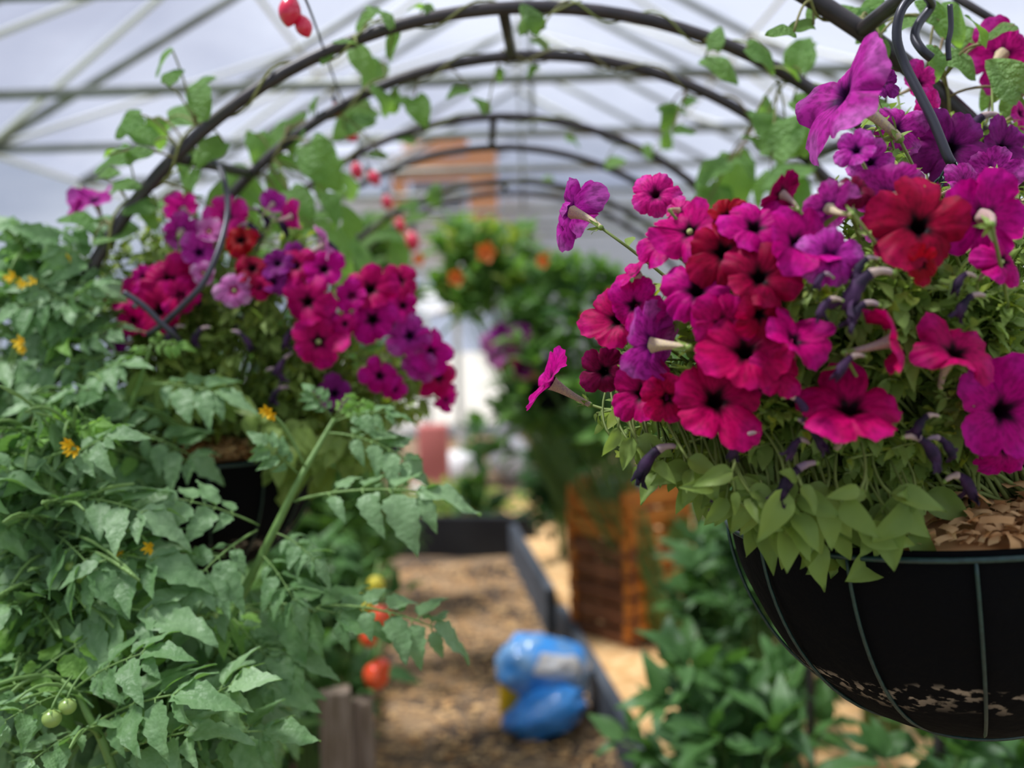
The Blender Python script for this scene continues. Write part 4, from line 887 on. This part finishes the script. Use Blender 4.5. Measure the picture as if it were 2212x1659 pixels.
# tall climbing mass in the middle
def tall(label, pxc, Y, topy, rad, m, n, dec, cat='nasturtium', nm='climbing_nasturtium', low=.3, m2=None, z0=.12, rpx=None):
    b = at(pxc, 1000, Y); T = at(pxc, topy, Y); P, tips = bush(nm, label, cat, (b.x, Y, z0), T.z - z0, rad, n, 13, (.06, .12), m, ('heart', 'ovate'), 'tall plants at the end of the path', m2=m2, low=low, root=at(rpx, 1000, Y) if rpx else None)
    for (px, py, s) in dec:
        c = at(px, py, Y - rad * .8); r = s / FPX * Y * .62; mb = MB()
        for k in range(5): a = k * 2 * PI / 5; leaf_grid(mb, c, (math.cos(a), -.35, math.sin(a)), (0, -1, 0), r, r * .8, 'heart', 0, -.15, .1, seed=k, nu=6, nv=4)
        mb.build('blossom', M_ORF, P)
tall('tall climbing plant with orange flowers hanging above the doorway', 1060, 4.7, 490, .42, M_FAR, 60, [(1050,545,40),(985,600,34),(1180,562,34)], low=.82, m2=M_YG, rpx=1330)
tall('tall green plant with orange flowers right of the doorway', 1240, 4.3, 560, .36, M_FAR, 70, [(1172,565,26),(1325,636,28),(1272,690,32)], low=.5, m2=M_BROAD, rpx=1440)
tall('dark leafy plant rising below the small distant basket', 1225, 5.9, 850, .34, M_DARKL, 60, [], 'garden plant', 'leafy_shrub', .3, M_BROAD)
tall('pale green climber behind the left basket flowers', 810, 4.4, 490, .25, M_FAR, 44, [(905,560,26)], low=.6, m2=M_YG, rpx=760)
tall('tall plant right of the arches behind the petunias', 1480, 4.6, 640, .4, M_FAR, 60, [], 'garden plant', 'leafy_shrub', .3, M_BROAD)
tall('leafy shrub filling the right side behind the large basket', 1900, 3.3, 720, .42, M_BROAD, 70, [], 'garden plant', 'leafy_shrub', .3, M_FAR)
tall('leafy shrub beyond the right edge of the basket', 2180, 2.2, 560, .34, M_BROAD, 60, [], 'garden plant', 'leafy_shrub', .3, M_FAR)
tall('shrub behind the middle of the left basket', 620, 3.4, 500, .42, M_FAR, 70, [], 'garden plant', 'leafy_shrub', .3, M_BROAD, .15)
# young conifer-like plant in the doorway light
b = at(1045, 1120, 7.0); bush('young_palm', 'slim upright young plant in front of the bright doorway', 'garden plant', (b.x, 7.0, 0), .85, .13, 9, 7, (.12, .2), M_BROAD, ('lance',))
g2 = at(1000, 1100, 7.6); bush('low_hedge', 'low yellow green plants beyond the black beam', 'garden plant', (g2.x, 7.4, 0), .34, .6, 60, 10, (.05, .09), M_YG, ('ovate',), m2=M_FAR, low=.4)

# ------------------------------------------------------------------ timber crate tower right of the path
ct = ground(1330, 1480); CB = Vector((ct.x + .11, ct.y + .35, .12)); CR = thing('wooden_crate', 'tall crate of stacked orange boards standing right of the path', 'crate', CB)
Mr = Matrix.Rotation(math.radians(38), 3, 'Z'); wd = .34; nlev = 14; lh = .0463
for k in range(nlev):
    for s in (-1, 1):
        z = CB.z + lh * (k + .5); d = Vector((wd + .06, .03, lh * 1.6)) if k % 2 else Vector((.03, wd + .06, lh * 1.6)); off = Vector((0, s * wd / 2, 0)) if k % 2 else Vector((s * wd / 2, 0, 0))
        p = Mr @ off; mb = MB(); mb.box((CB.x + p.x, CB.y + p.y, z), d, Mr @ Matrix.Rotation(R.uniform(-.04, .04), 3, 'Z'), 0, .003); mb.build('board', M_PLANK if (k > 9 or (k % 2)) else M_SHADEW, CR, False, bevel=.004)  # lower left-facing boards carry the crate's shade in their colour
for sx in (-1, 1):
    for sy in (-1, 1):
        p = Mr @ Vector((sx * (wd / 2 - .04), sy * (wd / 2 - .04), 0)); mb = MB(); mb.box((CB.x + p.x, CB.y + p.y, CB.z + lh * nlev / 2 + .03), (.06, .06, lh * nlev + .04), Mr, 0, .002); mb.build('corner_post', M_PLANK, CR, False, bevel=.004)
for j in range(3):
    p = Mr @ Vector((-wd / 2 - .02, 0, 0)); mb = MB()
    q = at(1246, 1120, CB.y - .1)
# small tub on the crate
tb = at(1330, 1130, CB.y); mb = MB(); mb.tube([(CB.x, CB.y, CB.z + .2), (CB.x, CB.y, CB.z + lh * nlev + .02)], [.10, .13], 20); o = mb.build('pot', mat('pale blue grey pot', '#9fb0b8', .6)); tag(o, 'pale grey pot sitting inside the tall wooden crate', 'pot')

# ------------------------------------------------------------------ plastic bags on the path
def bagmesh(c, sx, sy, sz, seed, power=.75, crease=.10):
    mb = MB(); rs = random.Random(seed); k = rs.uniform(0, 50)
    def f(u, v):
        th = PI * u; ph = 2 * PI * v; sg = lambda t: math.copysign(abs(t) ** power, t)
        d = Vector((sg(math.sin(th)) * sg(math.cos(ph)), sg(math.sin(th)) * sg(math.sin(ph)), sg(math.cos(th))))
        nz = 1 + crease * noise.noise(d * 1.6 + Vector((k, 0, 0))) + crease * .6 * noise.noise(d * 4 + Vector((k, 3, 0))) + .02 * noise.noise(d * 11)
        return Vector((d.x * sx * nz, d.y * sy * nz, d.z * sz * nz))
    mb.grid(f, 28, 48, 0, True); return mb
bp = ground(1178, 1600)
lowM = Matrix.Translation((bp.x + .005, bp.y + .06, .085)) @ Matrix.Rotation(math.radians(-22), 4, 'Y')
o = bagmesh(0, .15, .12, .075, 5, .8, .16).build('plastic_bag', M_BLUE, M=lowM); tag(o, 'bright blue plastic bag slumped on the path, lower of the pair', 'bag')
UB = thing('soil_bag', 'blue film bag with a white panel, resting on the lower bright blue bag', 'bag', (bp.x - .01, bp.y + .17, .02))
uM = Matrix.Translation((bp.x + .005, bp.y + .2, .195)) @ Matrix.Rotation(math.radians(14), 4, 'Y') @ Matrix.Rotation(math.radians(12), 4, 'X')
bagmesh(0, .17, .12, .12, 8, .8, .15).build('body', M_CLEARB, UB, M=uM)
def on_bag(u0, u1, v0, v1):      # a patch lying on the film bag
    rs = random.Random(8); k = rs.uniform(0, 50); mb = MB()
    def f(a, b2):
        th = PI * (u0 + (u1 - u0) * a); ph = 2 * PI * (v0 + (v1 - v0) * b2); sg = lambda t: math.copysign(abs(t) ** .8, t)
        d = Vector((sg(math.sin(th)) * sg(math.cos(ph)), sg(math.sin(th)) * sg(math.sin(ph)), sg(math.cos(th))))
        nz = 1.012 + .15 * noise.noise(d * 1.6 + Vector((k, 0, 0))) + .09 * noise.noise(d * 4 + Vector((k, 3, 0))) + .02 * noise.noise(d * 11)
        return Vector((d.x * .17 * nz, d.y * .12 * nz, d.z * .12 * nz))
    mb.grid(f, 14, 14); return mb
on_bag(.18, .42, .72, .90).build('panel', M_LABELW, UB, M=uM)
on_bag(.42, .62, .82, .98).build('side_panel', mat('grey film panel', '#8c98a8', .3, col2='#a4b0bc', coat=.3), UB, M=uM)
yM = Matrix.Translation((bp.x - .115, bp.y + .19, .10)) ; o = bagmesh(0, .05, .07, .10, 12, .7, .08).build('yellow_bag', M_GOLD, M=yM); tag(o, 'yellow bag corner tucked under the blue film bag', 'bag')
# brick-coloured tag at far left among the tomato leaves
mb = MB(); c = at(48, 582, 1.9); mb.box(c, (.055, .01, .022), Matrix.Rotation(.15, 3, 'Y')); o = mb.build('plant_label', mat('terracotta label', '#c0825a', .7), bevel=.002); tag(o, 'small terracotta coloured plant label among leaves at the left edge', 'label')
mb = MB(); mb.tube([c, (c.x, c.y, .15)], .003, 6); mb.build('stake', M_OLDW, o)
